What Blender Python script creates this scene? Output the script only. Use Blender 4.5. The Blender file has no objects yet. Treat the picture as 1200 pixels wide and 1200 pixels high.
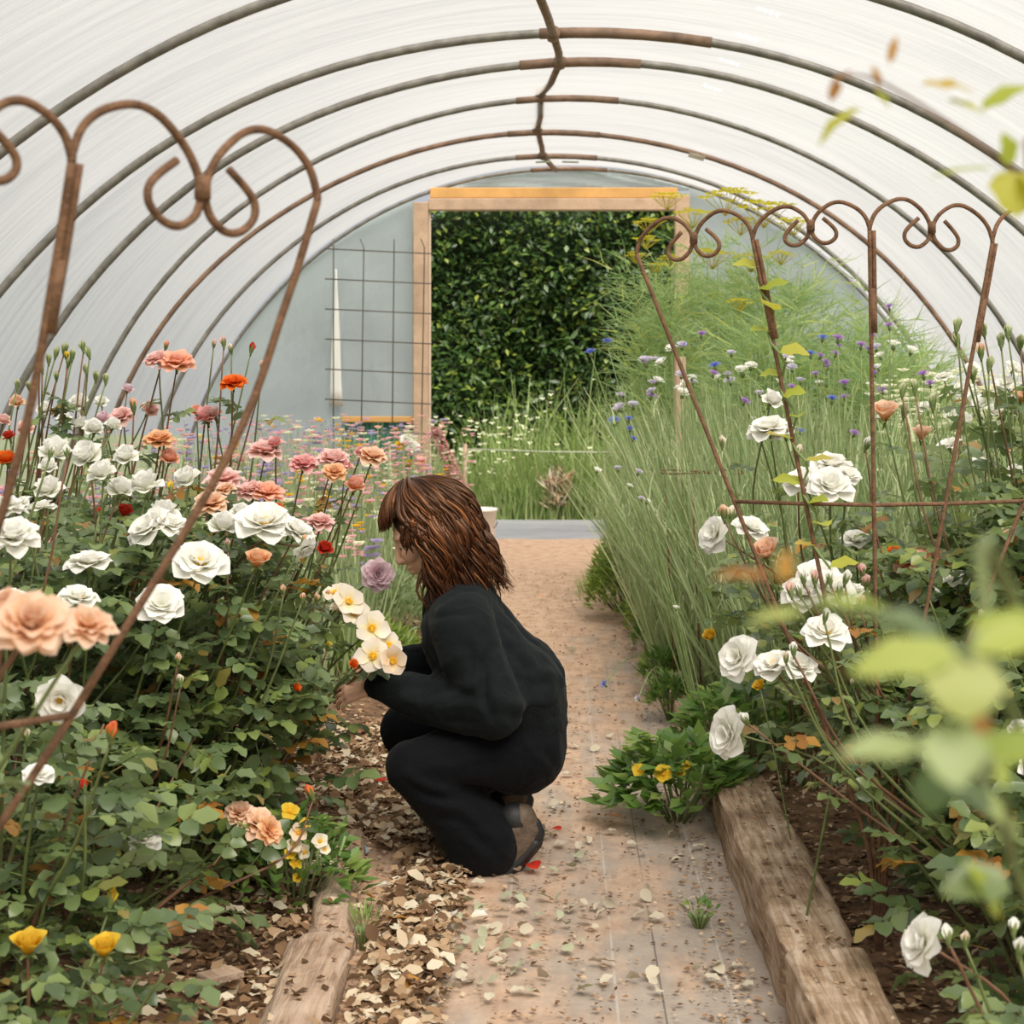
import bpy, bmesh, math, random
import numpy as np
from mathutils import Vector, Matrix, Euler, Quaternion
R = random.Random(7)
sc = bpy.context.scene
COL = sc.collection
V = Vector
PI = math.pi

# ------------------------------------------------------------------ camera, sky, exposure
CAM_H, FOC, VX, VY = 1.25, 2000.0, 655.0, 455.0      # focal length in pixels of the 1200 px frame
cd = bpy.data.cameras.new('camera'); cam = bpy.data.objects.new('camera', cd); COL.objects.link(cam)
cam.location = (0, 0, CAM_H); cam.rotation_euler = (PI / 2, 0, 0)
cd.sensor_fit = 'HORIZONTAL'; cd.sensor_width = 24.0; cd.lens = FOC / 1200 * 24.0
cd.shift_x = (600 - VX) / 1200; cd.shift_y = (VY - 600) / 1200
cd.clip_start = 0.05; cd.clip_end = 200
cd.dof.use_dof = True; cd.dof.focus_distance = 4.4; cd.dof.aperture_fstop = 6.2
sc.camera = cam

w = bpy.data.worlds.new('overcast_sky'); sc.world = w; w.use_nodes = True
nt = w.node_tree; nt.nodes.clear()
out = nt.nodes.new('ShaderNodeOutputWorld'); bg = nt.nodes.new('ShaderNodeBackground')
tc = nt.nodes.new('ShaderNodeTexCoord'); sp = nt.nodes.new('ShaderNodeSeparateXYZ'); rp = nt.nodes.new('ShaderNodeValToRGB')
nt.links.new(tc.outputs['Generated'], sp.inputs[0]); nt.links.new(sp.outputs['Z'], rp.inputs[0])
rp.color_ramp.elements[0].position = 0.0; rp.color_ramp.elements[0].color = (0.56, 0.60, 0.66, 1)
rp.color_ramp.elements[1].position = 0.75; rp.color_ramp.elements[1].color = (1.0, 0.975, 0.94, 1)
nt.links.new(rp.outputs[0], bg.inputs[0]); nt.links.new(bg.outputs[0], out.inputs[0])
bg.inputs[1].default_value = .54
sun = bpy.data.lights.new('sun_through_cloud', 'SUN'); sun.energy = 5.3; sun.angle = math.radians(42); sun.color = (1, .94, .84)
so = bpy.data.objects.new('sun_through_cloud', sun); COL.objects.link(so)
so.rotation_euler = Euler((math.radians(34), math.radians(16), 0)); so.location = (3, -3, 12)
sc.view_settings.view_transform = 'Standard'; sc.view_settings.look = 'None'
sc.view_settings.gamma = 1; sc.view_settings.use_curve_mapping = False
sc.view_settings.exposure = 0.62
try:
    sc.cycles.use_denoising = True
    sc.cycles.max_bounces = 8; sc.cycles.transparent_max_bounces = 12
    sc.cycles.sample_clamp_indirect = 6
except Exception:
    pass

def P(px, py, Y):
    """the point at depth Y that the photograph's pixel (px, py) looks at"""
    return V(((px - VX) / FOC * Y, Y, CAM_H - (py - VY) / FOC * Y))

def ground(px, py, z=0.0):
    Y = FOC * (CAM_H - z) / (py - VY)
    return P(px, py, Y)

# ------------------------------------------------------------------ materials
MATS = {}
def nodes(name):
    m = bpy.data.materials.new(name); m.use_nodes = True; t = m.node_tree; t.nodes.clear()
    MATS[name] = m
    o = t.nodes.new('ShaderNodeOutputMaterial')
    def N(kind, **kw):
        n = t.nodes.new('ShaderNode' + kind)
        for k, v in kw.items():
            if k in n.inputs: n.inputs[k].default_value = v
            else: setattr(n, k, v)
        return n
    return m, t, o, N, (lambda a, b: t.links.new(a, b))

def c4(c): return (c[0], c[1], c[2], 1)
def ramp(N, stops, interp='LINEAR'):
    r = N('ValToRGB'); e = r.color_ramp; e.interpolation = interp
    while len(e.elements) < len(stops): e.elements.new(0.5)
    for el, (p, c) in zip(e.elements, stops): el.position = p; el.color = c4(c)
    return r

def simple(name, col, rough=.6, metal=0, noise=None, amt=.25, bump=0, bscale=40, spec=.5):
    """principled colour with a little noise in it and some bump"""
    m, t, o, N, L = nodes(name)
    b = N('BsdfPrincipled', Roughness=rough, Metallic=metal); b.inputs['Specular IOR Level'].default_value = spec
    tcn = N('TexCoord')
    if noise:
        n = N('TexNoise', Scale=noise, Detail=5.0, Roughness=.6); L(tcn.outputs['Object'], n.inputs['Vector'])
        r = ramp(N, [(.3, [x * (1 - amt) for x in col]), (.7, [min(1, x * (1 + amt)) for x in col])])
        L(n.outputs['Fac'], r.inputs[0]); L(r.outputs[0], b.inputs['Base Color'])
    else: b.inputs['Base Color'].default_value = c4(col)
    if bump:
        n2 = N('TexNoise', Scale=bscale, Detail=6.0); L(tcn.outputs['Object'], n2.inputs['Vector'])
        bp = N('Bump', Strength=bump, Distance=.02); L(n2.outputs['Fac'], bp.inputs['Height']); L(bp.outputs[0], b.inputs['Normal'])
    L(b.outputs[0], o.inputs[0])
    return m

def leafmat(name, stops, back, trans=.3, rough=.42, spec=.5):
    """leaves: colour picked per leaf, paler underside, some light let through"""
    m, t, o, N, L = nodes(name)
    g = N('NewGeometry'); r = ramp(N, stops); L(g.outputs['Random Per Island'], r.inputs[0])
    mx = N('MixRGB', Fac=0.0); L(g.outputs['Backfacing'], mx.inputs[0]); L(r.outputs[0], mx.inputs[1])
    mb = N('MixRGB', Fac=.6); L(r.outputs[0], mb.inputs[1]); mb.inputs[2].default_value = c4(back); L(mb.outputs[0], mx.inputs[2])
    b = N('BsdfPrincipled', Roughness=rough); b.inputs['Specular IOR Level'].default_value = spec
    L(mx.outputs[0], b.inputs['Base Color'])
    tr = N('BsdfTranslucent'); hs = N('HueSaturation', Saturation=1.15, Value=1.5); L(mx.outputs[0], hs.inputs['Color']); L(hs.outputs[0], tr.inputs[0])
    ms = N('MixShader', Fac=trans); L(b.outputs[0], ms.inputs[1]); L(tr.outputs[0], ms.inputs[2]); L(ms.outputs[0], o.inputs[0])
    return m

def petalmat(name, base, mid, edge, trans=.3):
    """petals: pigment runs from the petal's base to its edge"""
    m, t, o, N, L = nodes(name)
    a = N('Attribute', attribute_name='along'); r = ramp(N, [(.0, base), (.5, mid), (1, edge)]); L(a.outputs['Fac'], r.inputs[0])
    g = N('NewGeometry'); hs = N('HueSaturation'); L(r.outputs[0], hs.inputs['Color'])
    mr = N('MapRange'); mr.inputs['To Min'].default_value = .9; mr.inputs['To Max'].default_value = 1.06
    L(g.outputs['Random Per Island'], mr.inputs['Value']); L(mr.outputs[0], hs.inputs['Value'])
    b = N('BsdfPrincipled', Roughness=.6); b.inputs['Specular IOR Level'].default_value = .25
    L(hs.outputs[0], b.inputs['Base Color'])
    tr = N('BsdfTranslucent'); L(hs.outputs[0], tr.inputs[0])
    ms = N('MixShader', Fac=trans + .1); L(b.outputs[0], ms.inputs[1]); L(tr.outputs[0], ms.inputs[2]); L(ms.outputs[0], o.inputs[0])
    return m

def polythene(name, clear, col, streak=True):
    """milky greenhouse film: part of the light goes straight through, most is scattered"""
    m, t, o, N, L = nodes(name)
    tcn = N('TexCoord')
    mp = N('Mapping'); mp.inputs['Scale'].default_value = (.55, 7, .55); L(tcn.outputs['Object'], mp.inputs[0])
    n1 = N('TexNoise', Scale=2.0, Detail=6.0, Roughness=.62, Distortion=.6); L(mp.outputs[0], n1.inputs['Vector'])
    mp2 = N('Mapping'); mp2.inputs['Scale'].default_value = (.35, 1.2, .35); L(tcn.outputs['Object'], mp2.inputs[0])
    n2 = N('TexNoise', Scale=1.6, Detail=3.0); L(mp2.outputs[0], n2.inputs['Vector'])
    r = ramp(N, [(.32, [x * .76 for x in col]), (.5, [x * .92 for x in col]), (.66, col)])
    mxn = N('MixRGB', Fac=.4); L(n1.outputs['Fac'], mxn.inputs[1]); L(n2.outputs['Fac'], mxn.inputs[2])
    L(mxn.outputs[0], r.inputs[0])
    bp = N('Bump', Strength=.5, Distance=.03); L(n1.outputs['Fac'], bp.inputs['Height'])
    tl = N('BsdfTranslucent'); df = N('BsdfDiffuse'); L(r.outputs[0], tl.inputs[0]); L(r.outputs[0], df.inputs[0])
    L(bp.outputs[0], tl.inputs['Normal']); L(bp.outputs[0], df.inputs['Normal'])
    m1 = N('MixShader', Fac=.35); L(tl.outputs[0], m1.inputs[1]); L(df.outputs[0], m1.inputs[2])
    tp = N('BsdfTransparent'); 
    m2 = N('MixShader', Fac=clear); L(m1.outputs[0], m2.inputs[1]); L(tp.outputs[0], m2.inputs[2]); L(m2.outputs[0], o.inputs[0])
    return m

# ------------------------------------------------------------------ mesh helpers
class MB:
    def __init__(s): s.v = []; s.f = []; s.a = []; s.mi = []
    def tube(s, pts, rad, n=6, caps=True, mi=0):
        pts = [V(p) for p in pts]; k = len(pts); b = len(s.v)
        if not isinstance(rad, (list, tuple)): rad = [rad] * k
        tan = [(pts[min(i + 1, k - 1)] - pts[max(i - 1, 0)]).normalized() for i in range(k)]
        u = tan[0].orthogonal().normalized()
        for i in range(k):
            u = (u - tan[i] * u.dot(tan[i]))
            u = u.normalized() if u.length > 1e-6 else tan[i].orthogonal().normalized()
            w_ = tan[i].cross(u)
            for j in range(n):
                a = 2 * PI * j / n
                s.v.append(pts[i] + (u * math.cos(a) + w_ * math.sin(a)) * rad[i]); s.a.append(i / max(1, k - 1))
        for i in range(k - 1):
            for j in range(n):
                j2 = (j + 1) % n
                s.f.append((b + i * n + j, b + i * n + j2, b + (i + 1) * n + j2, b + (i + 1) * n + j)); s.mi.append(mi)
        if caps:
            s.f.append(tuple(b + j for j in reversed(range(n)))); s.mi.append(mi)
            s.f.append(tuple(b + (k - 1) * n + j for j in range(n))); s.mi.append(mi)
    def box(s, lo, hi, mi=0):
        b = len(s.v); x0, y0, z0 = lo; x1, y1, z1 = hi
        s.v += [V(p) for p in ((x0, y0, z0), (x1, y0, z0), (x1, y1, z0), (x0, y1, z0), (x0, y0, z1), (x1, y0, z1), (x1, y1, z1), (x0, y1, z1))]
        s.a += [0] * 8
        for f in ((0, 3, 2, 1), (4, 5, 6, 7), (0, 1, 5, 4), (1, 2, 6, 5), (2, 3, 7, 6), (3, 0, 4, 7)):
            s.f.append(tuple(b + i for i in f)); s.mi.append(mi)
    def add(s, verts, faces, M=None, att=None, mi=0):
        b = len(s.v)
        s.v += [M @ V(p) for p in verts] if M is not None else [V(p) for p in verts]
        s.a += list(att) if att is not None else [0] * len(verts)
        for f in faces: s.f.append(tuple(b + i for i in f)); s.mi.append(mi)
    def blade(s, p, d, up, L, wd, bend=.3, seg=3, mi=0):
        """a grass blade or thin stem: tapered strip that arches over"""
        p = V(p); d = V(d).normalized(); side = d.cross(up)
        side = side.normalized() if side.length > 1e-4 else V((1, 0, 0))
        b = len(s.v)
        for i in range(seg + 1):
            t = i / seg; q = p + V(up) * (L * t * (1 - .35 * bend * t)) + d * (L * bend * t * t)
            ww = wd * (1 - t * .85) * .5
            s.v += [q - side * ww, q + side * ww]; s.a += [t, t]
        for i in range(seg):
            s.f.append((b + 2 * i, b + 2 * i + 1, b + 2 * i + 3, b + 2 * i + 2)); s.mi.append(mi)
        return q
    def grid(s, nx, ny, fn, mi=0):
        b = len(s.v)
        for j in range(ny + 1):
            for i in range(nx + 1):
                s.v.append(V(fn(i / nx, j / ny))); s.a.append(j / ny)
        for j in range(ny):
            for i in range(nx):
                q = b + j * (nx + 1) + i
                s.f.append((q, q + 1, q + nx + 2, q + nx + 1)); s.mi.append(mi)
    def mesh(s, name, mats, smooth=True):
        me = bpy.data.meshes.new(name); me.from_pydata([tuple(p) for p in s.v], [], s.f)
        mats = mats if isinstance(mats, (list, tuple)) else [mats]
        for m in mats: me.materials.append(m)
        if len(mats) > 1: me.polygons.foreach_set('material_index', s.mi)
        if smooth: me.polygons.foreach_set('use_smooth', [True] * len(s.f))
        at = me.attributes.new('along', 'FLOAT', 'POINT'); at.data.foreach_set('value', [float(x) for x in s.a])
        me.update(); return me
    def obj(s, name, mats, parent=None, smooth=True):
        return link(name, s.mesh(name, mats, smooth), parent)

def link(name, me, parent=None, M=None):
    o = bpy.data.objects.new(name, me); COL.objects.link(o)
    if parent is not None:
        o.parent = parent
        if M is not None: o.matrix_local = M
    elif M is not None: o.matrix_world = M
    return o
def empty(name, loc): 
    o = bpy.data.objects.new(name, None); o.empty_display_size = .1; COL.objects.link(o); o.location = loc; return o
def tag(o, label, cat, group=None, kind=None):
    o['label'] = label; o['category'] = cat
    if group: o['group'] = group
    if kind: o['kind'] = kind
    return o
def struct(o, label=None):
    o['kind'] = 'structure'
    if label: o['label'] = label
    return o
def shift(mb, off):
    off = V(off); mb.v = [p - off for p in mb.v]; return mb
def bez(p0, p1, p2, n=8):
    return [p0 * (1 - t) ** 2 + p1 * 2 * t * (1 - t) + p2 * t * t for t in [i / n for i in range(n + 1)]]
def crom(pts, n=4):
    """smooth curve through points"""
    pts = [V(p) for p in pts]; res = []
    ex = [pts[0] * 2 - pts[1]] + pts + [pts[-1] * 2 - pts[-2]]
    for i in range(1, len(ex) - 2):
        a, b, c, d = ex[i - 1:i + 3]
        for k in range(n):
            t = k / n
            res.append(.5 * ((2 * b) + (c - a) * t + (2 * a - 5 * b + 4 * c - d) * t * t + (3 * b - a - 3 * c + d) * t ** 3))
    return res + [pts[-1]]
def frame(d, up=V((0, 0, 1))):
    """rotation whose Z axis points along d"""
    d = V(d).normalized(); x = up.cross(d)
    x = x.normalized() if x.length > 1e-4 else V((1, 0, 0))
    y = d.cross(x)
    return Matrix((x, y, d)).transposed().to_4x4()

# ------------------------------------------------------------------ the materials
wood = simple('weathered_timber', (.36, .245, .165), .85, noise=9, amt=.4, bump=.7, bscale=26)
def timbermat(name, a, b, c):
    m, t, o, N, L = nodes(name)
    tcn = N('TexCoord'); mp = N('Mapping'); mp.inputs['Scale'].default_value = (34, 2.2, 34); L(tcn.outputs['Object'], mp.inputs[0])
    n = N('TexNoise', Scale=2.0, Detail=8.0, Roughness=.65, Distortion=.5); L(mp.outputs[0], n.inputs['Vector'])
    n2 = N('TexNoise', Scale=7.0, Detail=6.0, Roughness=.7); L(tcn.outputs['Object'], n2.inputs['Vector'])
    mx = N('MixRGB', Fac=.45); L(n.outputs['Fac'], mx.inputs[1]); L(n2.outputs['Fac'], mx.inputs[2])
    r = ramp(N, [(.33, a), (.48, b), (.62, c)]); L(mx.outputs[0], r.inputs[0])
    bs = N('BsdfPrincipled', Roughness=.88); bs.inputs['Specular IOR Level'].default_value = .2; L(r.outputs[0], bs.inputs['Base Color'])
    bp = N('Bump', Strength=.9, Distance=.012); L(n.outputs['Fac'], bp.inputs['Height']); L(bp.outputs[0], bs.inputs['Normal'])
    L(bs.outputs[0], o.inputs[0]); return m
sleeper_m = timbermat('old_railway_sleeper', (.075, .045, .028), (.35, .24, .155), (.60, .475, .37))
left_log_m = timbermat('bleached_edging_timber', (.16, .095, .055), (.47, .33, .24), (.60, .46, .36))
door_wood = simple('sawn_door_timber', (.52, .36, .25), .8, noise=6, amt=.18, bump=.2)
door_wood_new = simple('fresh_orange_timber', (.66, .36, .12), .75, noise=5, amt=.15)
steel = simple('dull_galvanised_tube', (.19, .178, .16), .5, .1, noise=14, amt=.35, bump=.08, bscale=60)
rusty_tube = simple('rusting_tube', (.20, .125, .085), .7, .1, noise=9, amt=.45, bump=.1, bscale=60)
rust = simple('rusted_iron', (.175, .092, .052), .8, .0, noise=60, amt=.45, bump=.35, bscale=240, spec=.3)
film = polythene('milky_polythene', .42, (.70, .69, .67))
film_end = polythene('bluish_end_polythene', .0, (.63, .69, .73))
tape_highlight_m = simple('white_repair_tape_and_highlight', (.8, .8, .76), .5)
tape_green = simple('pale_green_tape', (.48, .58, .55), .5)
shade_net = simple('green_shade_net', (.045, .20, .15), .9, noise=30, amt=.4)
wire = simple('thin_dark_wire', (.13, .115, .10), .6, .3)
cane_green = simple('green_rose_cane', (.13, .16, .05), .6, noise=20, amt=.3)
cane_red = simple('red_brown_rose_cane', (.17, .085, .045), .6, noise=20, amt=.35)
stem_green = simple('soft_green_stem', (.20, .27, .10), .7, noise=20, amt=.3)
calyx_m = leafmat('green_sepals', [(0, (.14, .20, .06)), (1, (.24, .30, .11))], (.3, .36, .16))
leaf_l = leafmat('rose_leaves_dark', [(0, (.062, .10, .038)), (.35, (.105, .155, .06)), (.72, (.17, .23, .085)), (.95, (.20, .26, .06)), (1, (.26, .13, .04))], (.22, .29, .16), .25, .36, .7)
leaf_r = leafmat('rose_leaves_fresh', [(0, (.066, .105, .042)), (.4, (.112, .165, .062)), (.75, (.185, .245, .08)), (.95, (.25, .30, .065)), (1, (.28, .14, .04))], (.24, .31, .15), .28, .36, .7)
leaf_y = leafmat('young_yellow_leaves', [(0, (.30, .36, .04)), (.5, (.42, .45, .06)), (1, (.50, .36, .08))], (.4, .45, .12), .4, .5)
leaf_f = leafmat('foreground_rose_leaves', [(0, (.24, .31, .06)), (.5, (.36, .41, .07)), (.8, (.33, .40, .19)), (1, (.40, .42, .12))], (.38, .44, .2), .35, .5)
leaf_o = leafmat('russet_young_leaves', [(0, (.32, .13, .03)), (1, (.45, .24, .05))], (.4, .25, .1), .3)
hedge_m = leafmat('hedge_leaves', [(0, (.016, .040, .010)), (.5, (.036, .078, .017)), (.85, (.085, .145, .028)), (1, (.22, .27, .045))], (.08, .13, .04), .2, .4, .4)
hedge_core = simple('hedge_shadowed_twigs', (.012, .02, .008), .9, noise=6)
grass_m = leafmat('meadow_grass', [(0, (.20, .30, .08)), (.6, (.32, .41, .15)), (1, (.50, .51, .27))], (.24, .32, .12), .3, .6, .2)
grey_grass = leafmat('grey_green_stems', [(0, (.20, .29, .12)), (.5, (.33, .41, .21)), (1, (.55, .57, .36))], (.28, .34, .18), .3, .6, .2)
fennel_m = leafmat('feathery_fennel', [(0, (.24, .36, .17)), (.6, (.36, .48, .22)), (1, (.54, .56, .16))], (.3, .4, .2), .35, .6, .2)
shrub_m = leafmat('light_green_shrub', [(0, (.12, .21, .04)), (.6, (.22, .32, .06)), (1, (.38, .42, .09))], (.25, .33, .1), .3, .5)
silver_m = leafmat('silver_green_leaves', [(0, (.18, .26, .12)), (.6, (.30, .38, .2)), (1, (.40, .46, .25))], (.3, .38, .2), .3, .6)
weed_m = leafmat('fresh_green_weed', [(0, (.07, .15, .03)), (.6, (.13, .23, .05)), (1, (.25, .32, .08))], (.2, .3, .1), .3, .5)
dry_m = leafmat('dry_leaf_litter', [(0, (.12, .065, .035)), (.3, (.28, .165, .09)), (.55, (.45, .31, .19)), (.8, (.60, .50, .36)), (1, (.68, .61, .48))], (.4, .3, .2), .1, .8, .2)
chip_m = leafmat('bark_chips', [(0, (.08, .042, .022)), (.3, (.23, .13, .07)), (.7, (.42, .27, .16)), (1, (.6, .47, .33))], (.3, .2, .1), .05, .85, .2)
PET = {
 'white': petalmat('white_petals', (.80, .80, .58), (.93, .92, .86), (.95, .94, .91)),
 'cream': petalmat('cream_petals', (.85, .68, .35), (.90, .78, .60), (.92, .84, .74)),
 'peach': petalmat('peach_petals', (.85, .40, .10), (.88, .56, .34), (.90, .68, .54)),
 'apricot': petalmat('apricot_petals', (.85, .36, .06), (.86, .46, .20), (.88, .60, .40)),
 'coral': petalmat('coral_petals', (.88, .42, .15), (.88, .46, .27), (.90, .52, .42)),
 'green': petalmat('green_bud_petals', (.30, .38, .14), (.42, .48, .24), (.62, .62, .42)),
 'pink': petalmat('pink_petals', (.86, .50, .38), (.87, .54, .48), (.90, .66, .64)),
 'rosepink': petalmat('rose_pink_petals', (.86, .40, .28), (.84, .38, .36), (.88, .54, .54)),
 'palepink': petalmat('pale_pink_petals', (.78, .42, .45), (.82, .58, .64), (.86, .70, .76)),
 'orange': petalmat('orange_petals', (.80, .16, .01), (.82, .14, .015), (.85, .22, .03)),
 'orangebud': petalmat('orange_bud_petals', (.85, .40, .06), (.84, .22, .04), (.82, .26, .12)),
 'red': petalmat('red_petals', (.50, .03, .015), (.58, .035, .02), (.62, .06, .03)),
 'yellow': petalmat('yellow_petals', (.82, .46, .01), (.84, .55, .03), (.86, .62, .08)),
 'single': petalmat('pale_single_petals', (.90, .72, .25), (.92, .84, .68), (.92, .82, .74)),
 'singlepeach': petalmat('peach_single_petals', (.88, .48, .08), (.90, .72, .50), (.90, .74, .64)),
 'blue': petalmat('cornflower_blue', (.10, .10, .45), (.14, .19, .66), (.22, .29, .78)),
 'purple': petalmat('cornflower_purple', (.28, .10, .38), (.42, .22, .58), (.52, .32, .66)),
 'lilac': petalmat('cornflower_lilac', (.40, .34, .55), (.62, .56, .72), (.72, .68, .80)),
}
stamen_m = simple('yellow_stamens', (.85, .50, .02), .7)
# ================================================================== ground and setting
def pathmat():
    m, t, o, N, L = nodes('woven_path_fabric')
    tcn = N('TexCoord'); sep = N('SeparateXYZ'); L(tcn.outputs['Object'], sep.inputs[0])
    n1 = N('TexNoise', Scale=3.2, Detail=7.0, Roughness=.62); L(tcn.outputs['Object'], n1.inputs['Vector'])
    mp = N('Mapping'); mp.inputs['Scale'].default_value = (13, 1.1, 1); L(tcn.outputs['Object'], mp.inputs[0])
    n2 = N('TexNoise', Scale=1.0, Detail=4.0); L(mp.outputs[0], n2.inputs['Vector'])
    mp3 = N('Mapping'); mp3.inputs['Scale'].default_value = (7, 4.5, 1); L(tcn.outputs['Object'], mp3.inputs[0])
    n3 = N('TexNoise', Scale=2.0, Detail=6.0, Roughness=.7); L(mp3.outputs[0], n3.inputs['Vector'])
    def math_(op, a, b=None):
        q = N('Math', operation=op)
        for i, x in enumerate((a, b)):
            if x is None: continue
            if isinstance(x, (int, float)): q.inputs[i].default_value = x
            else: L(x, q.inputs[i])
        return q.outputs[0]
    # soil gathers farther along the path and on its left side
    yf = math_('MULTIPLY', sep.outputs['Y'], .055)
    xf = math_('MULTIPLY', sep.outputs['X'], -.55)
    s = math_('ADD', math_('ADD', yf, xf), math_('ADD', math_('MULTIPLY', n1.outputs['Fac'], 1.0), math_('ADD', math_('MULTIPLY', n2.outputs['Fac'], .75), math_('MULTIPLY', n3.outputs['Fac'], .22))))
    rs = ramp(N, [(.0, (0, 0, 0)), (1, (1, 1, 1))]); mr = N('MapRange'); mr.inputs['From Min'].default_value = 1.06; mr.inputs['From Max'].default_value = 1.38
    L(s, mr.inputs['Value'])
    # printed guide lines and one overlapping seam
    lines = None
    for x0 in (.118, .355, -.119, -.356):
        d = math_('ABSOLUTE', math_('SUBTRACT', sep.outputs['X'], x0)); k = math_('LESS_THAN', d, .0028)
        lines = k if lines is None else math_('MAXIMUM', lines, k)
    grey = ramp(N, [(.3, (.31, .255, .215)), (.7, (.40, .34, .29))]); L(n3.outputs['Fac'], grey.inputs[0])
    gl = N('MixRGB'); L(math_('MULTIPLY', lines, .4), gl.inputs[0]); L(grey.outputs[0], gl.inputs[1]); gl.inputs[2].default_value = (.55, .55, .55, 1)
    seam = math_('LESS_THAN', math_('ABSOLUTE', math_('SUBTRACT', sep.outputs['X'], .213)), .0022)
    gs = N('MixRGB'); L(math_('MULTIPLY', seam, .7), gs.inputs[0]); L(gl.outputs[0], gs.inputs[1]); gs.inputs[2].default_value = (.09, .08, .07, 1)
    soil = ramp(N, [(.3, (.36, .215, .135)), (.5, (.51, .34, .235)), (.7, (.60, .43, .315))]); L(n3.outputs['Fac'], soil.inputs[0])
    mx = N('MixRGB'); L(mr.outputs[0], mx.inputs[0]); L(gs.outputs[0], mx.inputs[1]); L(soil.outputs[0], mx.inputs[2])
    b = N('BsdfPrincipled', Roughness=.75); b.inputs['Specular IOR Level'].default_value = .3; L(mx.outputs[0], b.inputs['Base Color'])
    n5 = N('TexNoise', Scale=70.0, Detail=5.0); L(tcn.outputs['Object'], n5.inputs['Vector'])
    bp = N('Bump', Strength=.4, Distance=.006); L(n5.outputs['Fac'], bp.inputs['Height']); L(bp.outputs[0], b.inputs['Normal'])
    L(b.outputs[0], o.inputs[0]); return m
path_m = pathmat()
soil_m = simple('bed_soil', (.17, .095, .052), .95, noise=14, amt=.6, bump=.9, bscale=35)
turf_m = simple('verge_turf', (.16, .21, .07), .95, noise=4, amt=.35, bump=.4)
road_m = simple('asphalt', (.30, .305, .32), .8, noise=3, amt=.12, bump=.3, bscale=90)

def hills(x, y, s=1.0):
    return s * (math.sin(x * 5.1 + y * 2.3) * .5 + math.sin(x * 2.7 - y * 4.1 + 1.3) * .5 + math.sin(x * 11 + y * 9) * .22)
mb = MB(); mb.grid(10, 60, lambda u, v: (-.62 + u * 1.1, -.6 + v * 14.75, .004 * hills(u * 3, v * 40)))
struct(mb.obj('floor', path_m), 'woven grey path fabric dusted with brown soil')
def left_bed(u, v):
    x = -3.45 + u * 2.92; y = -.6 + v * 14.9
    return (x, y, .045 + .018 * hills(x, y) - (.05 if u > .99 else 0) + .03 * max(0, min(1, (-.75 - x) * 3)))
mb = MB(); mb.grid(40, 90, left_bed); struct(mb.obj('bed_soil_left', soil_m), 'brown mulched soil of the left flower bed')
def right_bed(u, v):
    x = .5 + u * 2.95; y = -.6 + v * 14.9
    return (x, y, .035 + .014 * hills(x, y) + .03 * min(1, (x - .5) * 2))
mb = MB(); mb.grid(40, 90, right_bed); struct(mb.obj('bed_soil_right', soil_m), 'brown mulched soil of the right flower bed')
mb = MB(); mb.grid(2, 2, lambda u, v: (-40 + 80 * u, -30 + 44.2 * v, -.06)); struct(mb.obj('ground_around', turf_m))
mb = MB(); mb.grid(2, 2, lambda u, v: (-40 + 80 * u, 16.35 + 30 * v, -.02)); struct(mb.obj('ground_verge', turf_m))
mb = MB(); mb.grid(40, 4, lambda u, v: (-40 + 80 * u, 14.13 + 2.3 * v + .05 * math.sin(u * 70), -.015)); struct(mb.obj('road', road_m), 'narrow grey asphalt lane beyond the doorway')

# ------------------------------------------------------------------ polytunnel
HOOPS = [(2.6, .03, 3.40, 3.03), (4.0, .05, 3.42, 3.02), (5.43, .07, 3.44, 3.01), (6.86, .089, 3.446, 3.001), (8.36, .074, 3.448, 2.996), (9.33, .117, 3.37, 3.033),
         (10.74, .053, 3.261, 3.07), (12.05, -.037, 3.314, 3.055), (13.41, -.02, 3.271, 3.077), (14.3, .083, 3.285, 3.094)]
def shell(y):
    hs = [(-1.6, .03, 3.4, 3.03)] + HOOPS
    for a, b in zip(hs, hs[1:]):
        if y <= b[0]:
            t = (y - a[0]) / (b[0] - a[0]); sag = 4 * t * (1 - t)
            return [a[i] + (b[i] - a[i]) * t for i in (1, 2, 3)] + [sag]
    return list(HOOPS[-1][1:]) + [0]
def cover(u, v):
    y = -1.6 + v * 15.9; cx, a, h, sag = shell(y); th = PI * u
    k = .028 - .03 * sag + .004 * math.sin(u * 60 + y * 8) * sag
    return (cx - (a + k) * math.cos(th), y, (h + k) * math.sin(th))
mb = MB(); mb.grid(72, 150, cover); struct(mb.obj('ceiling', film), 'milky polythene cover of the tunnel')
ORD = {5.43: 'hoop partly out of view, nearer than every other grey steel hoop', 6.86: 'nearest hoop cut off by the top of the photo, grey steel tube',
       8.36: 'thick grey steel hoop with a reddish rusty crown, second from the camera', 9.33: 'third grey steel hoop, crossing the ridge just beyond the rusty crowned one',
       10.74: 'fourth tunnel hoop, brownish at its crown with pale film hanging beside it', 12.05: 'fifth tunnel hoop, rust brown with a white tape patch on its right side',
       13.41: 'sixth tunnel hoop with pale green tape on both sides of the ridge', 14.3: 'last thin hoop standing against the end wall above the door'}
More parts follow.
